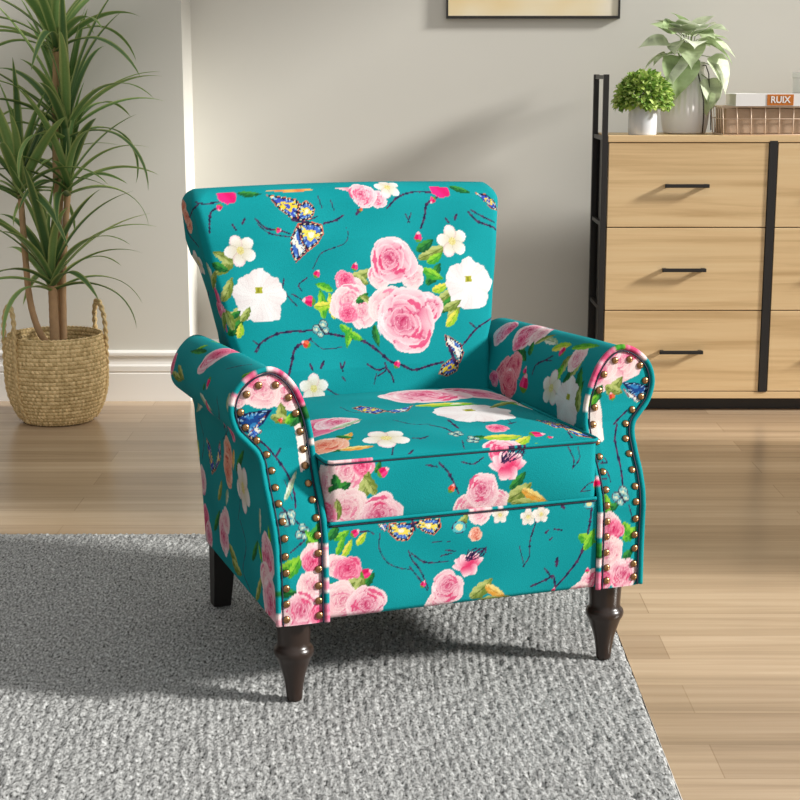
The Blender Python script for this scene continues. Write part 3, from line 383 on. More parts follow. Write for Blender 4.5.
def m_lotus(P, K, c, r, rot=0):
    idx, q = local(P, c, r, rot)
    if not len(idx): return
    for k, (a, L, W) in enumerate([(170, 1.1, .3), (10, 1.1, .3), (145, 1.05, .32), (35, 1.05, .32), (-60, .8, .4), (-120, .8, .4), (115, .9, .34), (65, .9, .34), (90, .75, .36)]):
        a = math.radians(a); e = np.array([math.cos(a), math.sin(a)]); t = (q @ e) / L; s = (q @ np.array([-e[1], e[0]])) / W
        m = (t > -.05) & (t < 1) & (np.abs(s) < np.sin(PI * np.clip(t * .9 + .1, 0, 1)) ** .8)
        col = mixc(C3(226, 60, 110), C3(252, 226, 230), np.clip(t * 1.2 - .1 + .3 * s, 0, 1)); put(K, idx, m, col)
def m_scrib(P, K, c, r):
    for k in range(5):
        pts = [(c[0] + r * (1.0 * math.cos(k * 1.9 + j * 1.1)), c[1] + r * .55 * math.sin(k * 2.3 + j * 1.7)) for j in range(5)]
        m_branch(P, K, pts, r * .075)
def m_ring(P, K, c, r):
    idx, q = local(P, c, r, 0)
    if not len(idx): return
    rr = np.hypot(q[:, 0], q[:, 1] * 1.2)
    put(K, idx, rr < .95, np.tile(C3(90, 190, 200), (len(q), 1))); put(K, idx, rr < .5, np.tile(C3(230, 226, 170), (len(q), 1)))
    put(K, idx, (rr > .85) & (rr < 1.0) & (np.sin(3 * np.arctan2(q[:, 1], q[:, 0])) > -.6), np.tile(C3(60, 50, 90), (len(q), 1)))
def m_fly(P, K, c, r, rot=0):
    idx, q = local(P, c, r, rot)
    if not len(idx): return
    for k, (a, R, s) in enumerate([(40, .55, .48), (140, .55, .48), (-35, .42, .36), (-145, .42, .36)]):
        a = math.radians(a); d = q - R * np.array([math.cos(a), math.sin(a)]); dd = np.hypot(d[:, 0], d[:, 1]) / s
        put(K, idx, dd < 1.0, np.tile(C3(70, 80, 96), (len(q), 1)))
        put(K, idx, dd < .80, mixc(C3(186, 208, 190), C3(86, 160, 172), np.clip(.5 + .5 * np.sin(12 * d[:, 0] + 9 * d[:, 1]), 0, 1)))
        put(K, idx, dd < .25, np.tile(C3(226, 226, 190), (len(q), 1)))
    put(K, idx, (np.abs(q[:, 0]) < .09) & (np.abs(q[:, 1]) < .6), np.tile(C3(40, 46, 70), (len(q), 1)))
def m_blob(P, K, poly, kind):
    poly = np.array(poly); idx = inbox(P, poly.min(0) - .004, poly.max(0) + .004)
    if not len(idx): return
    rho, th, q = star(P[idx], poly); hi, lo = (C3(*x) for x in BLOB[kind])
    put(K, idx, rho < 1, mixc(hi, lo, np.clip(.3 + .5 * np.sin(160 * q[:, 0] + 90 * q[:, 1]), 0, 1)))
def m_wing(P, K, poly, pal):
    poly = np.array(poly); idx = inbox(P, poly.min(0) - .004, poly.max(0) + .004)
    if not len(idx): return
    rho, th, q = star(P[idx], poly); size = np.ptp(poly, axis=0).max()
    n = len(idx); k = q / size
    inner = {0: (C3(244, 214, 60), C3(60, 84, 190)), 1: (C3(246, 222, 90), C3(70, 110, 200)), 2: (C3(236, 236, 230), C3(60, 104, 190)), 3: (C3(50, 130, 190), C3(24, 70, 140))}[pal]
    f = np.sin(2 * th + 1.2 + pal)
    col = np.where((rho > .40)[:, None], inner[1], inner[0]) if pal < 2 else np.where((f > .1)[:, None], inner[0], inner[1])
    col = np.where(((rho > .40) & (f > .55))[:, None], inner[0], col); col = np.where(((rho < .22))[:, None], C3(246, 240, 214) if pal in (1, 2) else inner[1], col)
    col = np.where(((rho > .58) & (rho < .76) & (np.sin(13 * th) > .55))[:, None], C3(150, 200, 232), col)
    vein = np.sin(7 * th) > .95; col = np.where((vein & (rho > .3))[:, None], C3(36, 30, 84), col)
    b = rho > .74
    edge = C3(22, 24, 58); col = np.where(b[:, None], edge, col)
    dots = (np.abs(rho - .845) < .05) & (np.sin(13 * th) > .45); col = np.where(dots[:, None], C3(240, 232, 190) if pal != 3 else C3(150, 200, 236), col)
    rimc = {0: C3(200, 100, 70), 1: C3(226, 100, 66), 2: C3(190, 84, 84), 3: C3(26, 54, 120)}[pal]
    col = np.where((rho > .93)[:, None], rimc, col)
    put(K, idx, rho < 1, col)
FN = dict(rose=m_rose, peony=m_peony, blossom=m_blossom, leaf=m_leaf, branch=m_branch, dash=m_dash, bud=m_bud, lotus=m_lotus, scrib=m_scrib, ring=m_ring, fly=m_fly, blob=m_blob, wing=m_wing)

def scatter(u0, u1, v0, v1, seed, n):
    """more of the same print for the sides of the chair the photo does not show"""
    r = random.Random(seed); out = []
    for _ in range(n):
        c = (r.uniform(u0, u1), r.uniform(v0, v1)); a = r.uniform(0, 360)
        out.append(('branch', [(c[0] - .09, c[1] - .02), (c[0] - .03, c[1] + .03), (c[0] + .04, c[1]), (c[0] + .1, c[1] + .05)], .004))
        for k in range(3):
            an = r.uniform(0, 6.28); out.append(('leaf', (c[0] + .02 * math.cos(an), c[1] + .02 * math.sin(an)), (c[0] + .07 * math.cos(an), c[1] + .07 * math.sin(an)), .018, r.choice([0, 1, 2])))
        kind = r.random()
        if kind < .6: out += [('rose', (c[0] + .03, c[1] - .02), .03, a, 3), ('rose', c, .042, a, r.choice([0, 0, 1]))]
        else: out.append(('blossom', c, .028, a))
        out.append(('bud', (c[0] - .06, c[1] + .03), .012, a, 0))
    return out

def paint(P, panel, extra=()):
    """P (N,2) in metres on the panel -> linear colour of the printed cloth"""
    P = np.asarray(P, float).reshape(-1, 2); K = np.tile(TEAL, (len(P), 1))
    K += (3.5 * np.sin(P[:, 0] * 31 + 2 * np.sin(P[:, 1] * 23)) + 2.5 * np.sin(P[:, 1] * 47 + P[:, 0] * 13))[:, None]
    for it in list(extra) + list(PRINT.get(panel, [])):
        FN[it[0]](P, K, *it[1:])
    return lin(np.clip(K, 0, 255)) * .74

# ------------------------------------------------------------------ the armchair
YAW = math.radians(19.8)
M_fab = attr_mat('printed_fabric', rough=.85, bump=.35, scale=620, spec=.12)
M_cord = simple('dark_seam_cord', (14, 22, 46), .7)
M_leg = simple('dark_walnut_lacquer', (44, 32, 26), .28, noise=.15, nscale=14, spec=.5)
M_legr = simple('black_stained_wood', (22, 19, 18), .5, noise=.15, nscale=14)
M_nail = simple('antique_bronze', (158, 120, 84), .28, metal=1, noise=.25, nscale=90)
M_under = simple('black_dust_cover', (24, 24, 26), .9)

chair = thing('armchair', 'teal floral upholstered armchair with rolled arms and nailhead trim standing on the grey rug', 'armchair', (0.0915, 2.546, 0.0), YAW)

def rect_loop(w, y0, y1, r, nf=300, nc=14, ns=50, nb=90):
    """rounded rectangle, started at the front left; returns points and arc coordinate u (0 at front centre)"""
    pts = []; u = []
    x = np.linspace(-w + r, w - r, nf); pts.append(np.stack([x, np.full(nf, y0)], 1)); u.append(x)
    a = np.linspace(-PI / 2, 0, nc + 2)[1:-1]; pts.append(np.stack([w - r + r * np.cos(a), y0 + r + r * np.sin(a)], 1)); u.append(w - r + r * (a + PI / 2))
    y = np.linspace(y0 + r, y1 - r, ns); pts.append(np.stack([np.full(ns, w), y], 1)); ub = w - r + r * PI / 2; u.append(ub + y - y0 - r)
    a = np.linspace(0, PI / 2, nc + 2)[1:-1]; pts.append(np.stack([w - r + r * np.cos(a), y1 - r + r * np.sin(a)], 1)); uc = ub + y1 - y0 - 2 * r; u.append(uc + r * a)
    x = np.linspace(w - r, -w + r, nb); pts.append(np.stack([x, np.full(nb, y1)], 1)); ud = uc + r * PI / 2; u.append(np.where(x > 0, ud + w - r - x, -(ud + w - r + x)))
    a = np.linspace(PI / 2, PI, nc + 2)[1:-1]; pts.append(np.stack([-w + r + r * np.cos(a), y1 - r + r * np.sin(a)], 1)); u.append(-(uc + r * (PI - a)))
    y = np.linspace(y1 - r, y0 + r, ns); pts.append(np.stack([np.full(ns, -w), y], 1)); u.append(-(ub + y - y0 - r))
    a = np.linspace(PI, 1.5 * PI, nc + 2)[1:-1]; pts.append(np.stack([-w + r + r * np.cos(a), y0 + r + r * np.sin(a)], 1)); u.append(-(w - r + r * (1.5 * PI - a)))
    return np.concatenate(pts), np.concatenate(u)

# backrest -------------------------------------------------------------------
ZT = .796; RR = .036
sts = [(z, 0.) for z in np.linspace(.15, .40, 40)[:-1]] + [(z, 0.) for z in np.linspace(.40, ZT - RR, 220)]
sts += [(ZT - RR + RR * math.sin(f), RR * (1 - math.cos(f))) for f in np.linspace(0, PI / 2, 26)[1:]]
rows = []; uv = []
for z, ins in sts:
    zc = min(z, ZT - .004)
    w = float(wb(zc)) - ins * .9; y0 = float(bf(zc)) + ins * .98; y1 = float(br(zc)) - ins * .98
    if z < .40: y0 = max(y0, .425)
    r = min(.015 + .3 * ins, (y1 - y0) / 2 - .0005)
    p, u = rect_loop(w, y0, y1, r)
    wr = float(np.interp(zc, [.14, .52, .60, .645, .67, .70, .80], [.235, .262, .278, .290, .305, .313, .317])) - ins * .5
    p[:, 0] *= 1 + (max(wr / w, .9) - 1) * np.clip((p[:, 1] - y0) / max(1e-4, y1 - y0), 0, 1)
    fz = np.clip((z - .40) / .06, 0, 1) * np.clip((ZT - z) / .10, 0, 1)
    fr = np.clip(1 - (np.abs(u) / (w)) ** 7, 0, 1) * (np.abs(u) < w)
    yy = p[:, 1] - .012 * fz * fr
    zz = np.full(len(p), z) - .006 * (p[:, 0] / .3) ** 2 * np.clip((z - .6) / .15, 0, 1)
    rows.append(np.stack([p[:, 0], yy, zz], 1))
    # cloth runs on over the top edge, so the print keeps its own length there
    vv = z if ins == 0 else ZT - RR + RR * math.asin(min(1, (z - ZT + RR) / RR))
    uv.append(np.stack([u, np.full(len(u), vv)], 1))
P = np.array(rows); U = np.array(uv)
ex = scatter(.36, .75, .2, .75, 3, 7) + scatter(-.75, -.42, .2, .75, 4, 7)
backrest = grid_obj('backrest', P, M_fab, chair, paint(U, 'back', ex), wrap=True, caps=(True, True))

# seat cushion ----------------------------------------------------------------
nx, ny = 290, 250
xs = np.linspace(-1, 1, nx); ys = SY0 + (SY1 - SY0) * np.linspace(0, 1, ny) ** 1.0
rc = .014
P = np.zeros((ny, nx, 3))
for j, y in enumerate(ys):
    d = max(0, rc - (y - SY0)); W = .236 - rc + math.sqrt(max(0, rc * rc - d * d)); x = xs * W
    P[j, :, 0] = x; P[j, :, 1] = y; P[j, :, 2] = seatz(x, y)
seat = grid_obj('seat_cushion', P, M_fab, chair, paint(P[:, :, :2], 'seat'))
loop, uu = rect_loop(.236, SY0, SY1, rc, nf=290, nc=8, ns=120, nb=40)
zs = np.linspace(SZ0, SZ1, 62)
P = np.zeros((len(zs), len(loop), 3)); U = np.zeros((len(zs), len(loop), 2))
for j, z in enumerate(zs):
    t = (z - SZ0) / (SZ1 - SZ0); b = .007 * math.sin(PI * t) ** .7
    P[j, :, 0] = loop[:, 0] * 1.0; P[j, :, 1] = loop[:, 1] - b * (np.abs(uu) < .230) * (1 - (np.clip(np.abs(uu) / .231, 0, 1)) ** 8); P[j, :, 2] = z
    U[j, :, 0] = uu; U[j, :, 1] = z
grid_obj('boxing', P, M_fab, seat, paint(U, 'cush'), wrap=True, caps=(True, False))
def painted_tube(name, pts, r, mat, parent, panel, uvp, seg=10):
    mb = MB().tube(pts, r, seg); cc = np.repeat(paint(np.array(uvp), panel), seg, axis=0)
    F = [f for f in mb.f if len(f) == 4]; ng = [f for f in mb.f if len(f) != 4]
    return mesh_arrays(name, mb.v, F, mat, parent, cc, True, ng)
sel = np.abs(uu) < .55; o = np.argsort(uu[sel]); lp = loop[sel][o]; lu = uu[sel][o]
painted_tube('piping', [(p[0] * 1.006, p[1] - .0015, SZ1 + .0005) for p in lp], .0028, M_fab, seat, 'cush', np.stack([lu, np.full(len(lu), SZ1)], 1))
MB().tube([(p[0] * 1.004, p[1] - .0012, SZ1 - .0035) for p in lp], .0016, 6).build('seam_cord', M_cord, seat, True)

# front rail -------------------------------------------------------------------
nx, nz = 290, 100
xs = np.linspace(-.236, .236, nx); zs = np.linspace(.147, .304, nz)
X, Z = np.meshgrid(xs, zs)
Yr = np.full_like(X, -.047) - .003 * (1 - np.abs((Z - .225) / .08) ** 6)
Yr += .006 * np.clip((.155 - Z) / .008, 0, 1) ** 2
P = np.stack([X, Yr, Z], -1)
P = np.concatenate([P, np.stack([xs, np.full(nx, .06), np.full(nx, .304)], 1)[None]], 0)
P = np.concatenate([np.stack([xs, np.full(nx, .06), np.full(nx, .147)], 1)[None], P], 0)
rail = grid_obj('front_rail', P, M_fab, chair, paint(P[:, :, [0, 2]], 'rail'), smooth=True)
painted_tube('piping', [(x, -.0505, .3055) for x in np.linspace(-.234, .234, 120)], .0028, M_fab, rail, 'rail', [(x, .306) for x in np.linspace(-.234, .234, 120)])
MB().tube([(x, -.0495, .3008) for x in np.linspace(-.234, .234, 60)], .0014, 6).build('seam_cord', M_cord, rail, True)
MB().box(-.30, .30, -.02, .45, .150, .158).build('dust_cover', M_under, chair)

# arms ---------------------------------------------------------------------------
nail_me = None
itop = int(np.argmax(OUT[:, 1]))
zin = OUT[:itop + 1]; zout = OUT[itop:][::-1]
# inward offset of the outline, for the dark cord
T = np.gradient(OUT, axis=0); T /= np.linalg.norm(T, axis=1)[:, None]; NRM = np.stack([T[:, 1], -T[:, 0]], 1)   # points into the panel
for sg, pn, an in ((-1, 'panL', 'armL'), (1, 'panR', 'armR')):
    z = OUT[:, 1]; x = OUT[:, 0] * sg
    yf_ = yfp(z) + .003
    yr_ = np.interp(z, [.146, .19, .40, .46], [.455, .462, .492, .50]) + .055 * np.clip((z - .44) / .04, 0, 1) * np.clip((.365 - OUT[:, 0]) / .05, 0, 1)
    inner = (np.arange(len(z)) < itop) & (z < .45); yr_ = np.where(inner, np.minimum(yr_, .49), yr_)
    ny = 250; t = np.linspace(0, 1, ny)
    Y = yf_[None, :] + (yr_ - yf_)[None, :] * t[:, None]
    # gentle sag of the roll, and its rounded back end
    cx, cz = .305 * sg, .478; up = np.clip((z - .42) / .05, 0, 1)[None, :] 
    k = np.clip((t - .94) / .06, 0, 1)[:, None]; shr = 1 - .10 * (1 - np.sqrt(np.clip(1 - k * k, 0, 1))) * up
    Xg = cx + (x[None, :] - cx) * shr; Zg = np.where(up > 0, cz + (z[None, :] - cz) * shr, z[None, :]) - .021 * up * np.clip(Y / .5, 0, 1.2) ** 1.2
    P = np.stack([Xg, Y, Zg], -1); U = np.stack([Y, np.broadcast_to(OUTS[None, :], Y.shape)], -1)
    ex = scatter(0, .5, .5, OUTS[-1], 8, 9) if sg > 0 else scatter(0, .5, 0, .4, 9, 5)
    arm = grid_obj('arm', P, M_fab, chair, paint(U, an, ex), wrap=True, flip=sg < 0, caps=(True, True))
    # front panel
    nz, nt = 210, 76
    # rows follow the outline from bottom to the crest on both sides
    q = 1 - (1 - np.linspace(0, 1, nz)) ** 1.6
    zz = .146 + (OUT[itop, 1] - .0004 - .146) * q
    xi = np.interp(zz, zin[:, 1], zin[:, 0]); xo = np.interp(zz, zout[:, 1], zout[:, 0])
    tt = np.linspace(0, 1, nt)
    Xp = xi[:, None] + (xo - xi)[:, None] * tt[None, :]; Zp = np.broadcast_to(zz[:, None], Xp.shape)
    hw = ((xo - xi) / 2)[:, None]; edge = np.minimum(tt, 1 - tt)[None, :] * 2 * hw; edge = np.minimum(edge, (OUT[itop, 1] - zz)[:, None])
    Yp = yfp(Zp) - .005 * np.clip(edge / .02, 0, 1) ** .6 + .002
    P = np.stack([Xp * sg, Yp, Zp], -1)
    panel = grid_obj('front_panel', P, M_fab, arm, paint(P[:, :, [0, 2]], pn), flip=sg < 0)
    ip = np.arange(0, len(OUT), 3)
    pp = [(OUT[i, 0] * sg, float(yfp(OUT[i, 1])) - .002, OUT[i, 1]) for i in ip]
    painted_tube('piping', pp, .0046, M_fab, arm, pn, [(p[0], p[2]) for p in pp])
    I2 = OUT + NRM * .0068
    cc = [(I2[i, 0] * sg, float(yfp(I2[i, 1])) - .0042, I2[i, 1]) for i in ip]
    MB().tube(cc, .0014, 6).build('seam_cord', M_cord, arm, True)
    # nailheads
    if nail_me is None:
        R = .0062; prof = [(R * math.cos(a) + .0002, R * .62 * math.sin(a)) for a in np.linspace(0, PI / 2 - .12, 6)]
        nb = MB().lathe(prof, 16, capb=True, capt=True).build('nailhead', M_nail, None, True)
        nail_me = nb.data; first = nb
    for (nxp, nzp) in NAILS[pn]:
        if first is not None: nl = first; first = None
        else: nl = nb.copy(); COL.objects.link(nl)
        nl.parent = arm; nl.name = 'nailhead'
        sl = (float(yfp(nzp + .005)) - float(yfp(nzp - .005))) / .01
        nl.location = (nxp, float(yfp(nzp)) - .0036, nzp); nl.rotation_euler = (PI / 2 - math.atan(sl), 0, 0)

# legs ---------------------------------------------------------------------------
prof = [(.0118, 0), (.0128, .003), (.0136, .012), (.0150, .025), (.0178, .040), (.0215, .053), (.0250, .064), (.0278, .072), (.0305, .0765), (.0326, .081), (.0330, .085), (.0322, .0895), (.0296, .093), (.0272, .096), (.0268, .102), (.0274, .115), (.0286, .132), (.0288, .154)]
for sx in (-1, 1):
    MB().lathe(prof, 40, (sx * .281, -.001, 0)).build('leg', M_leg, chair, True, 50)
for sx in (-1, 1):
    b = MB(); cx = sx * .282; y0 = .475
    lv = []
    for z, h, dy in ((0, .0165, .035), (.05, .0185, .022), (.165, .0225, 0)):
        lv += [(cx - h, y0 + dy - h, z), (cx + h, y0 + dy - h, z), (cx + h, y0 + dy + h, z), (cx - h, y0 + dy + h, z)]
    F = [(3, 2, 1, 0), (8, 9, 10, 11)]
    for s in (0, 4):
        for k in range(4): F.append((s + k, s + (k + 1) % 4, s + 4 + (k + 1) % 4, s + 4 + k))
    b.add(lv, F).build('leg', M_legr, chair)

# ------------------------------------------------------------------ the room
def wall_mat(name, c):
    return simple(name, c, .9, noise=.02, nscale=3, bump=.04, spec=.2)
M_wall = wall_mat('warm_grey_paint', (211, 209, 201))
M_white = simple('white_satin_paint', (236, 234, 230), .5, noise=.01, nscale=5)
M_floor = wood_mat('oak_floor_planks', (158, 137, 112), (182, 159, 131), (201, 179, 152), 'x', .8, .26, planks=(1.25, .122, (.31, .02, 0)), bump=.04)
FZ = -.012
struct(MB().box(-3.2, 2.6, -1.2, 5.2, FZ - .05, FZ).build('floor', M_floor))
# back wall: a pier on the left stands 22 cm proud of the recessed stretch behind the chair
XC = -.6625; YL = 4.95; YB = 5.17; HW = 3.1
struct(MB().box(-3.2, XC, YL, YB + .1, FZ, HW).build('wall_back_left', M_wall))
struct(MB().box(XC, 2.6, YB, YB + .1, FZ, HW).build('wall_back', M_wall))
# right wall with two tall windows the sun comes through
wr = MB(); X0, X1 = 2.6, 2.75
A0, A1, B0, B1, ZS, ZH = .30, 2.74, 3.96, 5.02, .08, 2.70
wr.box(X0, X1, -1.2, A0, FZ, HW).box(X0, X1, A1, B0, FZ, HW).box(X0, X1, B1, YB + .1, FZ, HW)
for a, b in ((A0, A1), (B0, B1)): wr.box(X0, X1, a, b, FZ, ZS).box(X0, X1, a, b, ZH, HW)
struct(wr.build('wall_right', M_wall))
def skirting(name, x0, x1, y):
    """moulded baseboard run, profile in (depth, height)"""
    pr = [(0, 0), (.016, 0), (.016, .088), (.0135, .0905), (.0135, .094), (.016, .0965), (.016, .112), (.011, .118), (.009, .126), (.010, .140), (.0155, .146), (.0155, .154), (.012, .158), (.004, .161), (0, .161)]
    V = [(x, y - d, FZ + h) for x in (x0, x1) for d, h in pr]; n = len(pr)
    F = [(k, k + 1, n + k + 1, n + k) for k in range(n - 1)] + [list(range(n))[::-1], list(range(n, 2 * n))]
    return struct(MB().add(V, F).build(name, M_white))
skirting('baseboard_left', -3.2, XC, YL)
skirting('baseboard_back', XC, 2.6, YB)

# rug ----------------------------------------------------------------------------
m, nt, b = newmat('grey_looped_wool'); N = nt.nodes.new; Lk = nt.links.new
tc = N('ShaderNodeTexCoord'); mp = N('ShaderNodeMapping'); mp.inputs['Scale'].default_value = (250, 105, 40); mp.inputs['Rotation'].default_value = (0, 0, .12)
Lk(tc.outputs['Object'], mp.inputs['Vector'])
n1 = N('ShaderNodeTexNoise'); n1.inputs['Scale'].default_value = 1; n1.inputs['Detail'].default_value = 3.5; n1.inputs['Roughness'].default_value = .6; Lk(mp.outputs['Vector'], n1.inputs['Vector'])
cr = N('ShaderNodeValToRGB'); e = cr.color_ramp.elements
e[0].position = .33; e[0].color = rgb((44, 43, 42)); e[1].position = .66; e[1].color = rgb((206, 208, 207))
k = e.new(.40); k.color = rgb((124, 125, 124)); k = e.new(.58); k.color = rgb((172, 173, 172))
Lk(n1.outputs['Fac'], cr.inputs['Fac'])
n2 = N('ShaderNodeTexNoise'); n2.inputs['Scale'].default_value = 14; n2.inputs['Detail'].default_value = 3; Lk(tc.outputs['Object'], n2.inputs['Vector'])
mr = N('ShaderNodeMapRange'); mr.inputs['To Min'].default_value = .9; mr.inputs['To Max'].default_value = 1.08; Lk(n2.outputs['Fac'], mr.inputs['Value'])
vm = N('ShaderNodeVectorMath'); vm.operation = 'SCALE'; Lk(cr.outputs['Color'], vm.inputs[0]); Lk(mr.outputs['Result'], vm.inputs['Scale'])
Lk(vm.outputs['Vector'], b.inputs['Base Color']); b.inputs['Roughness'].default_value = .95; b.inputs['Specular IOR Level'].default_value = .1
M_rug = m
RX0, RX1, RY0, RY1 = -1.55, .40, 1.55, 3.42
st = .0042
xs = np.arange(RX0, RX1 + st / 2, st); ys = np.arange(RY0, RY1 + st / 2, st)
X, Y = np.meshgrid(xs, ys)
g = np.random.default_rng(5)
rnd = g.random(X.shape)
sm = (rnd + np.roll(rnd, 1, 0) + np.roll(rnd, 2, 0) + .5 * np.roll(rnd, 1, 1)) / 3.5
big = g.random((X.shape[0] // 4 + 2, X.shape[1] // 3 + 2)); bigr = np.repeat(np.repeat(big, 4, 0), 3, 1)[:X.shape[0], :X.shape[1]]
bigr = (bigr + np.roll(bigr, 1, 0) + np.roll(bigr, -1, 0) + np.roll(bigr, 1, 1)) / 4
rows_ = .5 + .5 * np.sin(2 * PI * (X + .05 * np.sin(Y * 3)) / .0135 + 2.2 * (bigr - .5))
H = .0030 * rows_ * (.4 + .9 * bigr) + .0044 * (sm - .5) + .0022 * (bigr - .5)
ed = np.minimum(np.minimum(X - RX0, RX1 - X), np.minimum(Y - RY0, RY1 - Y))
Z = np.clip(-.0036 + H, -.0075, .0) - .006 * np.clip(1 - ed / .010, 0, 1) ** 2
P = np.stack([X, Y, Z], -1)
rug = grid_obj('area_rug', P, M_rug, None)
tag(rug, 'grey flecked looped wool area rug lying under the armchair', 'rug')
M_bind = simple('pale_rug_binding', (190, 186, 180), .9, noise=.1, nscale=200)
bd = MB().tube([(RX0, RY0, -.0085), (RX1, RY0, -.0085), (RX1, RY1, -.0085), (RX0, RY1, -.0085)], .0035, 8, closed=True)
bd.build('bound_edge', M_bind, rug, True)

# dresser ----------------------------------------------------------------------------
M_oak = [wood_mat('light_oak_veneer', (196, 162, 114), (224, 192, 144), (232, 204, 158), 'x', 1.0, .5, seed=s) for s in (0., 3.1, 7.7, 12.3)]
M_blk = simple('black_powder_coated_steel', (30, 27, 25), .45, noise=.1, nscale=30)
DX0, DX1, DF, DB = .605, 1.605, 4.775, 5.03
dr = thing('dresser', 'light oak dresser of six drawers in a black metal frame against the back wall', 'dresser', ((DX0 + DX1) / 2, (DF + DB) / 2, FZ))
ox, oy = dr.location.x, dr.location.y
def B(name, mat, x0, x1, y0, y1, z0, z1, bev=0, parent=None):
    return MB().box(x0 - ox, x1 - ox, y0 - oy, y1 - oy, z0 - FZ, z1 - FZ, bev).build(name, mat, parent or dr)
B('top_board', M_oak[1], DX0 + .012, DX1 - .012, DF - .002, DB, .8045, .8245, .0015)
B('bottom_board', M_oak[2], DX0 + .012, DX1 - .012, DF, DB, .029, .050, .0015)
B('back_panel', M_blk, DX0 + .012, DX1 - .012, DB - .012, DB, .050, .809)
for x in (DX0 + .012, DX1 - .026): B('side_panel', M_blk, x, x + .014, DF + .045, DB - .07, .050, .809)
B('base_rail', M_blk, DX0 + .012, DX1 - .012, DF + .042, DF + .062, FZ, .029, .0012)
B('base_rail', M_blk, DX0, DX1, DB - .022, DB, FZ, .029, .0012)
for x in (DX0 - .005, DX1 - .012):
    B('post', M_blk, x, x + .016, DF - .004, DF + .016, FZ, 1.002, .001)
    B('post', M_blk, x, x + .016, DB - .02, DB, FZ, 1.002, .001)
    for z in (.994, .815, .560, .305, .04): B('side_rung', M_blk, x + .003, x + .013, DF + .014, DB - .018, z - .006, z + .006)
B('centre_post', M_blk, 1.097, 1.121, DF - .003, DF + .03, .050, .809)
rowsz = [(.5535, .8025), (.3025, .5505), (.0525, .2995)]
for c, (x0, x1) in enumerate(((.6205, 1.0955), (1.1235, 1.590))):
    for r, (z0, z1) in enumerate(rowsz):
        d = B('drawer', M_oak[(c * 2 + r * 3) % 4], x0, x1, DF, DF + .018, z0, z1, .0012)
        mb = MB(); hx = (x0 + x1) / 2 - ox - .004; hz = (z0 + z1) / 2 - .001 - FZ; hy = DF - oy
        mb.box(hx - .066, hx + .066, hy - .022, hy - .014, hz - .0055, hz + .0055, .0015)
        for s in (-1, 1): mb.box(hx + s * .058 - .005, hx + s * .058 + .005, hy - .015, hy + .001, hz - .005, hz + .005)
        mb.build('handle', M_blk, d)
TOP = .8245

# picture ------------------------------------------------------------------------------
M_frame = simple('black_wood_frame', (34, 30, 27), .5)
m, nt, b = newmat('cream_abstract_painting'); N = nt.nodes.new; Lk = nt.links.new
tc = N('ShaderNodeTexCoord'); nz = N('ShaderNodeTexNoise'); nz.inputs['Scale'].default_value = 3.2; nz.inputs['Detail'].default_value = 2; Lk(tc.outputs['Object'], nz.inputs['Vector'])
cr = N('ShaderNodeValToRGB'); e = cr.color_ramp.elements; e[0].position = .36; e[0].color = rgb((232, 206, 150)); e[1].position = .60; e[1].color = rgb((238, 230, 212)); k = e.new(.48); k.color = rgb((238, 224, 190))
Lk(nz.outputs['Fac'], cr.inputs['Fac']); Lk(cr.outputs['Color'], b.inputs['Base Color']); b.inputs['Roughness'].default_value = .6
pic = thing('framed_picture', 'large cream and yellow abstract picture in a thin black frame hanging on the back wall', 'picture', (.42, YB, 1.175))
w2 = .274; hh = .40
mb = MB().box(-w2, w2, -.016, 0, 0, .008).box(-w2, w2, -.016, 0, hh - .008, hh).box(-w2, -w2 + .006, -.016, 0, .008, hh - .008).box(w2 - .006, w2, -.016, 0, .008, hh - .008)
mb.build('frame', M_frame, pic)
MB().box(-w2 + .006, w2 - .006, -.011, -.002, .008, hh - .008).build('canvas', m, pic)

# things on the dresser --------------------------------------------------------------
M_ceram = simple('white_ceramic', (238, 236, 235), .35, noise=.02)
M_ceram2 = simple('pale_grey_glazed_ceramic', (216, 219, 224), .22, noise=.03)
M_leafs = attr_mat('leaf_green', rough=.5, bump=.1, scale=160, spec=.4, transl=.25)
M_stem = simple('dark_stem', (52, 44, 34), .7, noise=.2)
M_soil = simple('dark_soil', (52, 40, 32), .95, noise=.4, nscale=120, bump=.6)

def leaf_blade(prof, L, W, n=8, fold=.15, droop=.5, rnd=None):
    """a blade along +x with a midrib fold; prof(t) is the half width; returns verts, faces, t per vertex, side per vertex"""
    V = []; F = []; T = []; S = []
    x = z = 0.; a = 0.
    for i in range(n + 1):
        t = i / n; w = prof(t) * W
        for s in (-1, -.5, 0, .5, 1):
            V.append((x, s * w, z + abs(s) * w * fold)); T.append(t); S.append(s)
        a = -droop * (t + 1 / n) ** 1.4
        x += L / n * math.cos(a); z += L / n * math.sin(a)
    for i in range(n):
        for k in range(4): F.append((i * 5 + k, i * 5 + k + 1, i * 5 + 5 + k + 1, i * 5 + 5 + k))
    return np.array(V), F, np.array(T), np.array(S)

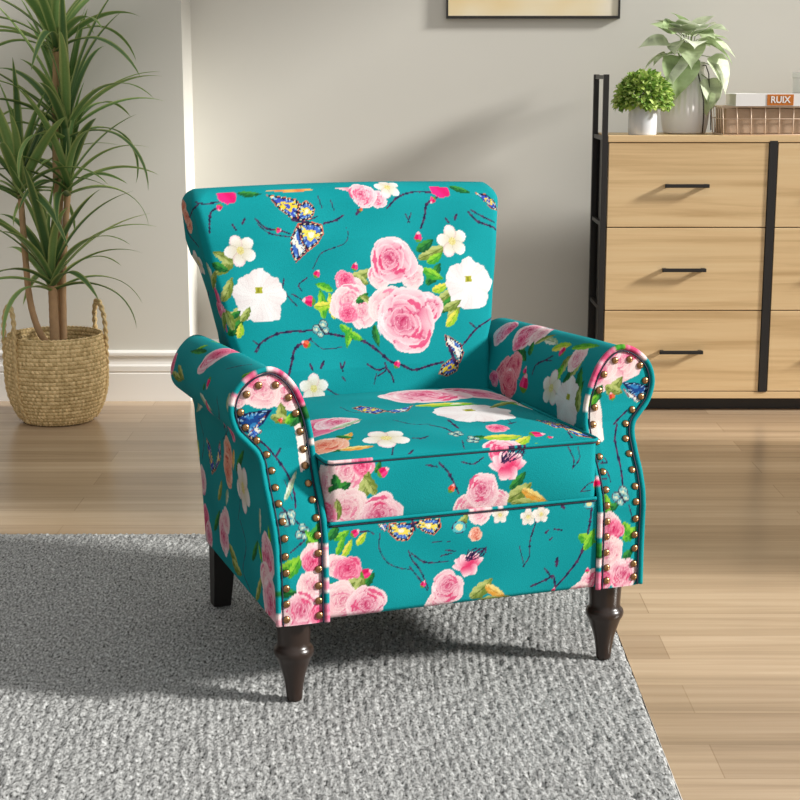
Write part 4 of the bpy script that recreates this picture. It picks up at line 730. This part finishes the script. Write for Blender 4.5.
# small bushy plant in the grey pot
px, py = .727, 4.835
p1 = thing('potted_shrub', 'small bushy bright green plant in a pale grey pot on the dresser', 'potted plant', (px, py, TOP))
MB().lathe([(.036, 0), (.0415, .001), (.0425, .004), (.043, .092), (.0425, .095), (.040, .095), (.039, .08)], 48).build('pot', M_ceram2, p1, True, 40)
V = []; F = []; K = []; g = np.random.default_rng(11)
for i in range(1500):
    th = g.random() * 2 * PI; ph = math.acos(1 - 1.25 * g.random()); rr = .55 + .45 * g.random() ** .5
    c = np.array([.080 * rr * math.sin(ph) * math.cos(th), .072 * rr * math.sin(ph) * math.sin(th), .100 + .080 * rr * math.cos(ph)])
    v, f, T, S = leaf_blade(lambda t: math.sin(PI * min(1, t * .93 + .03)) ** .7, .015 + .008 * g.random(), .0065, 3, .25, .6)
    rot = Matrix.Rotation(th + g.normal() * .6, 3, 'Z') @ Matrix.Rotation(-(PI / 2 - ph) + g.normal() * .5, 3, 'Y') @ Matrix.Rotation(g.normal() * .6, 3, 'X')
    v = v @ np.array(rot).T + c
    k = len(V); V += v.tolist(); F += [[k + q for q in ff] for ff in f]
    base = np.array([(176, 198, 100), (148, 182, 84), (200, 218, 132), (116, 154, 66)][i % 4], float)
    K += [lin(np.clip(base + 14 * s * 0 + 10 * t, 0, 255)) for t, s in zip(T, S)]
mesh_arrays('foliage', V, F, M_leafs, p1, np.array(K))
mb = MB()
for i in range(26):
    th = g.random() * 2 * PI; r1 = .03 * g.random() ** .5
    mb.tube([(r1 * .5 * math.cos(th), r1 * .5 * math.sin(th), .07), (r1 * math.cos(th), r1 * math.sin(th), .10), (2.2 * r1 * math.cos(th), 2.2 * r1 * math.sin(th), .15)], .0012, 5)
mb.build('stem', simple('green_stem', (110, 128, 60), .7), p1, True)
MB().lathe([(.039, .082), (.001, .086)], 24, capb=False).build('soil', M_soil, p1)

# trailing plant in the white ribbed vase
vx, vy = .873, 4.95
p2 = thing('potted_pothos', 'trailing plant with large pale green leaves in a tall white ribbed vase on the dresser', 'potted plant', (vx, vy, TOP))
prof = [(.050, 0), (.0625, .002), (.066, .010), (.0715, .04), (.074, .08), (.073, .115), (.068, .145), (.060, .168), (.0535, .182), (.052, .190), (.0545, .198), (.0555, .212), (.0535, .2145), (.051, .212), (.049, .19)]
pz = np.array(prof); cc_ = catmull(prof, 6); seg = 160; th = np.linspace(0, 2 * PI, seg, endpoint=False)
rib = .0016 * np.cos(26 * th)[None, :] * np.clip((cc_[:, 1] - .05) / .02, 0, 1)[:, None] * np.clip((.165 - cc_[:, 1]) / .02, 0, 1)[:, None]
P = np.stack([(cc_[:, 0:1] + rib) * np.cos(th), (cc_[:, 0:1] + rib) * np.sin(th), np.broadcast_to(cc_[:, 1:2], rib.shape)], -1)
grid_obj('vase', P, M_ceram, p2, wrap=True, flip=True, caps=(True, False))
MB().lathe([(.0485, .196), (.001, .20)], 24, capb=False).build('soil', M_soil, p2)
M_pet = simple('pale_green_petiole', (128, 150, 92), .6)
def heart(t): return (1.15 * math.sin(PI * min(1, t * .62 + .36)) ** 1.1 * min(1, (t * 9 + .35)) ** .5) * (1 - t ** 5) if t < 1 else 0
# (tip direction azimuth, elevation), base offset, length
LV = [(-165, 8, (-.055, -.03, .245), .075), (-150, -8, (-.045, -.05, .235), .07), (-118, -40, (-.03, -.055, .225), .075), (-105, -60, (-.025, -.06, .225), .10), (-125, -15, (-.02, -.05, .255), .07),
      (-60, 10, (.01, -.03, .27), .075), (-100, 30, (-.02, -.02, .275), .075), (-30, -20, (.045, -.04, .245), .085), (-20, -50, (.055, -.045, .225), .095), (10, 12, (.04, 0, .262), .07), (35, 30, (.02, .02, .28), .08),
      (150, 35, (-.03, .02, .275), .075), (100, 40, (0, .03, .27), .07), (-170, 40, (-.03, -.01, .28), .065), (-40, 45, (.02, -.01, .29), .06), (-140, 48, (-.01, -.02, .295), .06), (-5, -12, (.05, -.02, .25), .08),
      (180, -25, (-.06, 0, .235), .07), (-90, 5, (0, -.05, .25), .08), (60, 10, (.03, .04, .25), .08), (-45, -66, (.05, -.05, .16), .075), (-120, -75, (.048, -.056, .12), .055), (-80, 22, (.0, -.02, .285), .085), (-130, 18, (-.02, -.02, .285), .08), (-50, 20, (.03, -.02, .275), .08), (-95, -35, (.0, -.05, .245), .075), (-15, -58, (.062, -.04, .20), .085)]
for i, (az, el, off, L) in enumerate(LV):
    off = (off[0] * 1.12, off[1] * 1.1, off[2] + (.024 if off[2] > .24 else .004))
    v, f, T, S = leaf_blade(heart, L * 1.34, L * .50, 12, .22, .7)
    rot = Matrix.Rotation(math.radians(az), 3, 'Z') @ Matrix.Rotation(-math.radians(el), 3, 'Y') @ Matrix.Rotation(math.radians((i * 37) % 50 - 25), 3, 'X')
    v = v @ np.array(rot).T
    base = np.array([(206, 218, 184), (190, 206, 164), (220, 226, 206), (162, 184, 132)][i % 4], float)
    n_ = np.sin(v[:, 0] * 190 + i) + np.sin(v[:, 1] * 230 + 2 * i) + np.sin(v[:, 2] * 170)
    K = [lin(np.clip(base + (-34 if nn > .9 else (16 if nn < -.8 else 0)) + 10 * abs(s), 0, 255)) for nn, s in zip(n_, S)]
    mesh_arrays('leaf', v + np.array(off), f, M_leafs, p2, np.array(K))
    e = np.array(rot) @ np.array([1, 0, 0]) * 0
    MB().tube([(off[0] * .25, off[1] * .25, .195), (off[0] * .6, off[1] * .6, .195 + (off[2] - .195) * .8 + .012), tuple(np.array(off))], .0014, 6).build('petiole', M_pet, p2, True)
MB().tube([(.01, -.03, .20), (.014, -.058, .215), (.020, -.066, .195), (.030, -.080, .15), (.040, -.086, .10), (.042, -.084, .05), (.040, -.084, .004)], .0022, 8).build('trailing_vine', M_stem, p2, True)
MB().tube([(.03, -.02, .20), (.05, -.045, .205), (.058, -.055, .18), (.060, -.062, .14), (.066, -.064, .10), (.068, -.062, .05), (.070, -.06, .012)], .0018, 8).build('trailing_vine', M_stem, p2, True)

# wire basket, book, white box
M_wire = simple('pale_copper_wire', (236, 212, 188), .4, metal=.1)
M_line = simple('tan_linen_lining', (192, 164, 138), .9, noise=.08, nscale=120, bump=.3)
wb_ = thing('wire_basket', 'pale wire grid basket with a tan lining standing on the dresser under the white book', 'basket', (1.166, 4.87, TOP))
bw, bd_, bh = .205, .085, .083
mb = MB()
def wire(p, q, r=.0016): mb.tube([p, q], r, 6)
for z, r in ((.002, .002), (.048, .0016), (bh, .0024)):
    k = 1 + .03 * z / bh
    for y in (-bd_, bd_): wire((-bw * k, y * k, z), (bw * k, y * k, z), r)
    for x in (-bw, bw): wire((x * k, -bd_ * k, z), (x * k, bd_ * k, z), r)
for i in range(11):
    x = -bw + 2 * bw * i / 10
    for y in (-bd_, bd_): wire((x, y, .002), (x * 1.03, y * 1.03, bh))
    wire((x, -bd_, .002), (x, bd_, .002), .0012)
for i in range(1, 5):
    y = -bd_ + 2 * bd_ * i / 5
    for x in (-bw, bw): wire((x, y, .002), (x * 1.03, y * 1.03, bh))
mb.build('wire_frame', M_wire, wb_, True)
li = .006
MB().box(-bw + li, bw - li, -bd_ + li, bd_ - li, .004, bh - .004, .003).build('lining', M_line, wb_)

M_paper = simple('white_paper', (240, 238, 236), .6, noise=.01)
M_org = simple('orange_label', (196, 112, 30), .6, noise=.03)
bk = thing('book', 'thick white book with an orange and white spine label lying on the wire basket', 'book', (1.166, 4.87, TOP + bh + .0026))
bx0, bx1, byf, byb, bth = -.175, .20, -.098, .07, .036
cv = MB().box(bx0, bx1, byf, byb, 0, .003).box(bx0, bx1, byf, byb, bth - .003, bth).box(bx0, bx1, byf, byf + .003, .003, bth - .003)
cv.build('cover', M_paper, bk)
MB().box(bx0 + .003, bx1 - .003, byf + .003, byb - .003, .003, bth - .003).build('pages', simple('page_block', (228, 222, 212), .9, noise=.03, nscale=300), bk)
lx0, lx1 = -.083, -.005
lb = MB().box(lx0, lx1, byf - .0012, byf, .002, bth - .002).build('spine_label', M_org, bk)
fc = bpy.data.curves.new('lettering', 'FONT'); fc.body = 'RUIX'; fc.size = .030; fc.align_x = 'CENTER'; fc.align_y = 'CENTER'; fc.extrude = .0004; fc.offset = .0006
to = bpy.data.objects.new('tmp', fc); COL.objects.link(to); bpy.context.view_layer.update()
tm = bpy.data.meshes.new_from_object(to.evaluated_get(bpy.context.evaluated_depsgraph_get())); bpy.data.objects.remove(to); bpy.data.curves.remove(fc)
tm.name = 'lettering'; tm.materials.clear(); tm.materials.append(M_paper)
to = bpy.data.objects.new('lettering', tm); link(to, lb); to.location = ((lx0 + lx1) / 2, byf - .0016, bth / 2); to.rotation_euler = (PI / 2, 0, 0)
bpy.context.view_layer.update()
wx = max(v.co.x for v in tm.vertices) - min(v.co.x for v in tm.vertices)
to.scale = (.058 / wx, .9, 1)
bxo = thing('storage_box', 'small plain white box standing on top of the white book', 'box', (1.268, 4.88, TOP + bh + .0026 + bth))
MB().box(-.072, .072, -.06, .06, 0, .046, .002).build('body', M_paper, bxo)
MB().box(-.075, .075, -.063, .063, .046, .062, .002).build('lid', M_paper, bxo)

# potted dracaena in a straw basket --------------------------------------------------
M_straw = attr_mat('woven_straw', rough=.85, bump=.5, scale=260, spec=.2)
M_strap = simple('straw_braid', (216, 190, 140), .85, noise=.25, nscale=140, bump=.6)
M_bark = simple('tan_cane_bark', (190, 154, 116), .8, noise=.2, nscale=40, bump=.5)
bx, by = -1.022, 4.655
pd = thing('potted_dracaena', 'tall dracaena with long arching leaves in a round straw basket by the back wall', 'potted plant', (bx, by, FZ))
prof = [(.060, .002), (.098, .003), (.108, .010), (.120, .030), (.133, .062), (.142, .100), (.146, .145), (.147, .180), (.1455, .215), (.142, .245), (.140, .257), (.1385, .262), (.134, .262), (.132, .25), (.131, .19)]
cc_ = catmull(prof, 24); cc_, s_ = resample(cc_, 330); seg = 520; th = np.linspace(0, 2 * PI, seg, endpoint=False)
rowh = .0118; ph = s_[:, None] / rowh; rowi = np.floor(ph); fr = ph - rowi
ang = th[None, :] * 66 / 1.0
braid = np.abs(np.sin(ang / 2 + (rowi % 2) * PI / 2 + (fr - .5) * 1.9 * np.where(rowi % 2 == 0, 1, -1)))
hgt = np.sin(PI * fr) ** .6 * (.35 + .65 * braid)
tn = np.gradient(cc_, axis=0); tn /= np.linalg.norm(tn, axis=1)[:, None]; nr = np.stack([tn[:, 1], -tn[:, 0]], 1)
ofs = .0042 * (hgt - .6)
R = cc_[:, 0:1] + nr[:, 0:1] * ofs; Zz = cc_[:, 1:2] + nr[:, 1:2] * ofs
P = np.stack([R * np.cos(th), R * np.sin(th), Zz], -1)
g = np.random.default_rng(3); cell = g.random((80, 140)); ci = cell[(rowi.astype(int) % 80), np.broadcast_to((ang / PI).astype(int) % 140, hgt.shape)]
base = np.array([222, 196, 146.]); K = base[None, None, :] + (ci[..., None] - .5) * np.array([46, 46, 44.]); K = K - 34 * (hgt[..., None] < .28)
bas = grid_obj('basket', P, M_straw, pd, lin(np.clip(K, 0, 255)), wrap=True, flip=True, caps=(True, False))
MB().lathe([(.131, .200), (.001, .204)], 48, capb=False).build('soil', M_soil, pd)
def rope(name, pts, r, parent):
    pts = catmull(pts, 10); n = len(pts); mb = MB(); T = np.gradient(pts, axis=0); T /= np.linalg.norm(T, axis=1)[:, None]
    ref = np.array([0, 0, 1.]) ; out = np.array([pts[n // 2][0], pts[n // 2][1], 0]); out /= np.linalg.norm(out)
    d = np.r_[0, np.cumsum(np.linalg.norm(np.diff(pts, axis=0), axis=1))]
    for k in range(3):
        q = []
        for i in range(n):
            b1 = np.cross(T[i], out); b1 /= max(1e-6, np.linalg.norm(b1)); b2 = np.cross(T[i], b1)
            a = d[i] / .011 + k * 2 * PI / 3
            q.append(pts[i] + r * (1.25 * math.cos(a) * b1 + .55 * math.sin(2 * a) * b2))
        mb.tube(q, r * .8, 7)
    return mb.build(name, M_strap, parent, True)
for az, sp in ((-150, .155), (28, .155)):
    a = math.radians(az); e = np.array([math.cos(a), math.sin(a)]); tnv = np.array([-e[1], e[0]])
    def at(rr, s, z): return (rr * e[0] + s * tnv[0], rr * e[1] + s * tnv[1], z)
    w = .052
    up = [at(.138, -w, .17), at(.1385, -w, .22), at(.138, -w * 1.0, .275), at(.136, -w * .85, .315), at(.134, -w * .35, .345), at(.134, w * .35, .345), at(.136, w * .85, .315), at(.138, w, .275), at(.1385, w, .22), at(.138, w, .17)]
    rope('handle', up, .0052, bas)
    for s in (-w, w):
        dn = [at(.138, s, .175), at(.138, s, .14), at(.135, s, .10), at(.126, s * .95, .062), at(.113, s * .85, .03), at(.103, s * .7, .009)]
        rope('strap', dn, .0048, bas)
# canes (base offsets and tops, metres from the basket centre)
canes = [([(.004, -.03, .18), (.005, -.03, .27), (.005, -.03, .33), (.005, -.03, .41)], .0135),
         ([(.002, .0, .20), (-.045, .0, .265), (-.072, .01, .36), (-.080, .01, .50), (-.085, .01, .67)], .0095),
         ([(.020, .02, .19), (.026, .02, .42), (.040, .02, .58), (.052, .02, .68)], .0095),
         ([(.006, .03, .19), (.010, .03, .5), (.030, .03, .70), (.050, .03, .80), (.053, .03, .84)], .0115),
         ([(.010, .045, .5), (.016, .045, .80), (.024, .045, .98), (.029, .045, 1.09)], .0100)]
for pts, r in canes:
    c = catmull(pts, 10); n = len(c)
    rr = [r * (1.08 - .15 * i / n) * (1 + .06 * (i % 3 == 0)) for i in range(n)]
    MB().tube([tuple(p) for p in c], rr, 12).build('stem', M_bark, pd, True)
def blade(t): return (.74 + .26 * min(1, t * 3)) * (1 - t ** 2.6) ** .85 if t < 1 else 0.0
def rosette(c, n, L, seed):
    g = np.random.default_rng(seed); V = []; F = []; K = []
    for i in range(n):
        f = (i + .5) / n                       # 0 inner, 1 outer
        az = i * 2.39996 + g.normal() * .2; el = math.radians(84 - 62 * f ** 1.1 + g.normal() * 6)
        Ls = L * (.92 + .22 * math.sin(PI * (.15 + .7 * f))) * (1 + g.normal() * .09)
        v, ff, T, S = leaf_blade(blade, Ls, .0146 * (1 + g.normal() * .1), 16, .42, (.30 + 1.45 * f) * (1 + g.normal() * .18))
        rot = Matrix.Rotation(az, 3, 'Z') @ Matrix.Rotation(-el, 3, 'Y') @ Matrix.Rotation(g.normal() * .3, 3, 'X')
        v = v @ np.array(rot).T + np.array(c) + np.array([0, 0, .07 * (1 - f)])
        yb = v[:, 1] > 0; v[yb, 1] = .24 * np.tanh(v[yb, 1] / .24)      # leaves bend along the wall behind
        k = len(V); V += v.tolist(); F += [[k + q for q in x] for x in ff]
        dk = np.array([(92, 130, 70), (120, 156, 90), (66, 102, 56)][i % 3], float); yl = np.array([204, 210, 136.])
        for t, s in zip(T, S):
            col = dk + (yl - dk) * (max(0, abs(s) - .4) / .6 * .8 + .3 * max(0, t - .7)); col = col + 12 * (abs(s) < .2)
            K.append(lin(np.clip(col, 0, 255)))
    return mesh_arrays('leaf_rosette', V, F, M_leafs, pd, np.array(K))
rosette((.005, -.03, .385), 30, .33, 21)
rosette((-.085, .01, .65), 26, .30, 22)
rosette((.052, .02, .66), 24, .27, 23)
rosette((.053, .03, .82), 30, .36, 24)
rosette((.029, .045, 1.07), 28, .34, 25)

# ------------------------------------------------------------------ light and camera
az = math.radians(13); slope = .50
dirv = Vector((-math.cos(az), math.sin(az), -slope * math.cos(az))).normalized()
sun = bpy.data.lights.new('sun', 'SUN'); sun.energy = SUN_E; sun.angle = math.radians(6.5); sun.color = (1, .972, .925)
so = bpy.data.objects.new('sun', sun); link(so); so.rotation_euler = dirv.to_track_quat('-Z', 'Y').to_euler(); so.location = (4, 1, 4)
w = bpy.data.worlds.new('sky'); scene.world = w; w.use_nodes = True
nt = w.node_tree; bg = nt.nodes['Background']; bg.inputs['Color'].default_value = (1.0, .985, .965, 1)
tc = nt.nodes.new('ShaderNodeTexCoord'); dp = nt.nodes.new('ShaderNodeVectorMath'); dp.operation = 'DOT_PRODUCT'
dp.inputs[1].default_value = Vector((.82, -.42, .38)).normalized(); nt.links.new(tc.outputs['Generated'], dp.inputs[0])
mr = nt.nodes.new('ShaderNodeMapRange'); mr.inputs['From Min'].default_value = -.7; mr.inputs['From Max'].default_value = 1
mr.inputs['To Min'].default_value = SKY_E * .08; mr.inputs['To Max'].default_value = SKY_E * 1.7
nt.links.new(dp.outputs['Value'], mr.inputs['Value']); nt.links.new(mr.outputs['Result'], bg.inputs['Strength'])
cam = bpy.data.cameras.new('camera'); cam.sensor_width = 36; cam.lens = 1590 / 800 * 36
co = bpy.data.objects.new('camera', cam); link(co); co.location = (0, 0, 1.0); co.rotation_euler = (PI / 2 - math.radians(11.55), 0, 0)
cam.clip_start = .05; scene.camera = co
vs = scene.view_settings; scene.display_settings.display_device = 'sRGB'
vs.view_transform = 'Standard'; vs.look = 'None'; vs.exposure = EXPO; vs.gamma = 1; vs.use_curve_mapping = False
try:
    scene.cycles.use_denoising = True; scene.cycles.denoiser = 'OPENIMAGEDENOISE'; scene.cycles.max_bounces = 8
except Exception: pass
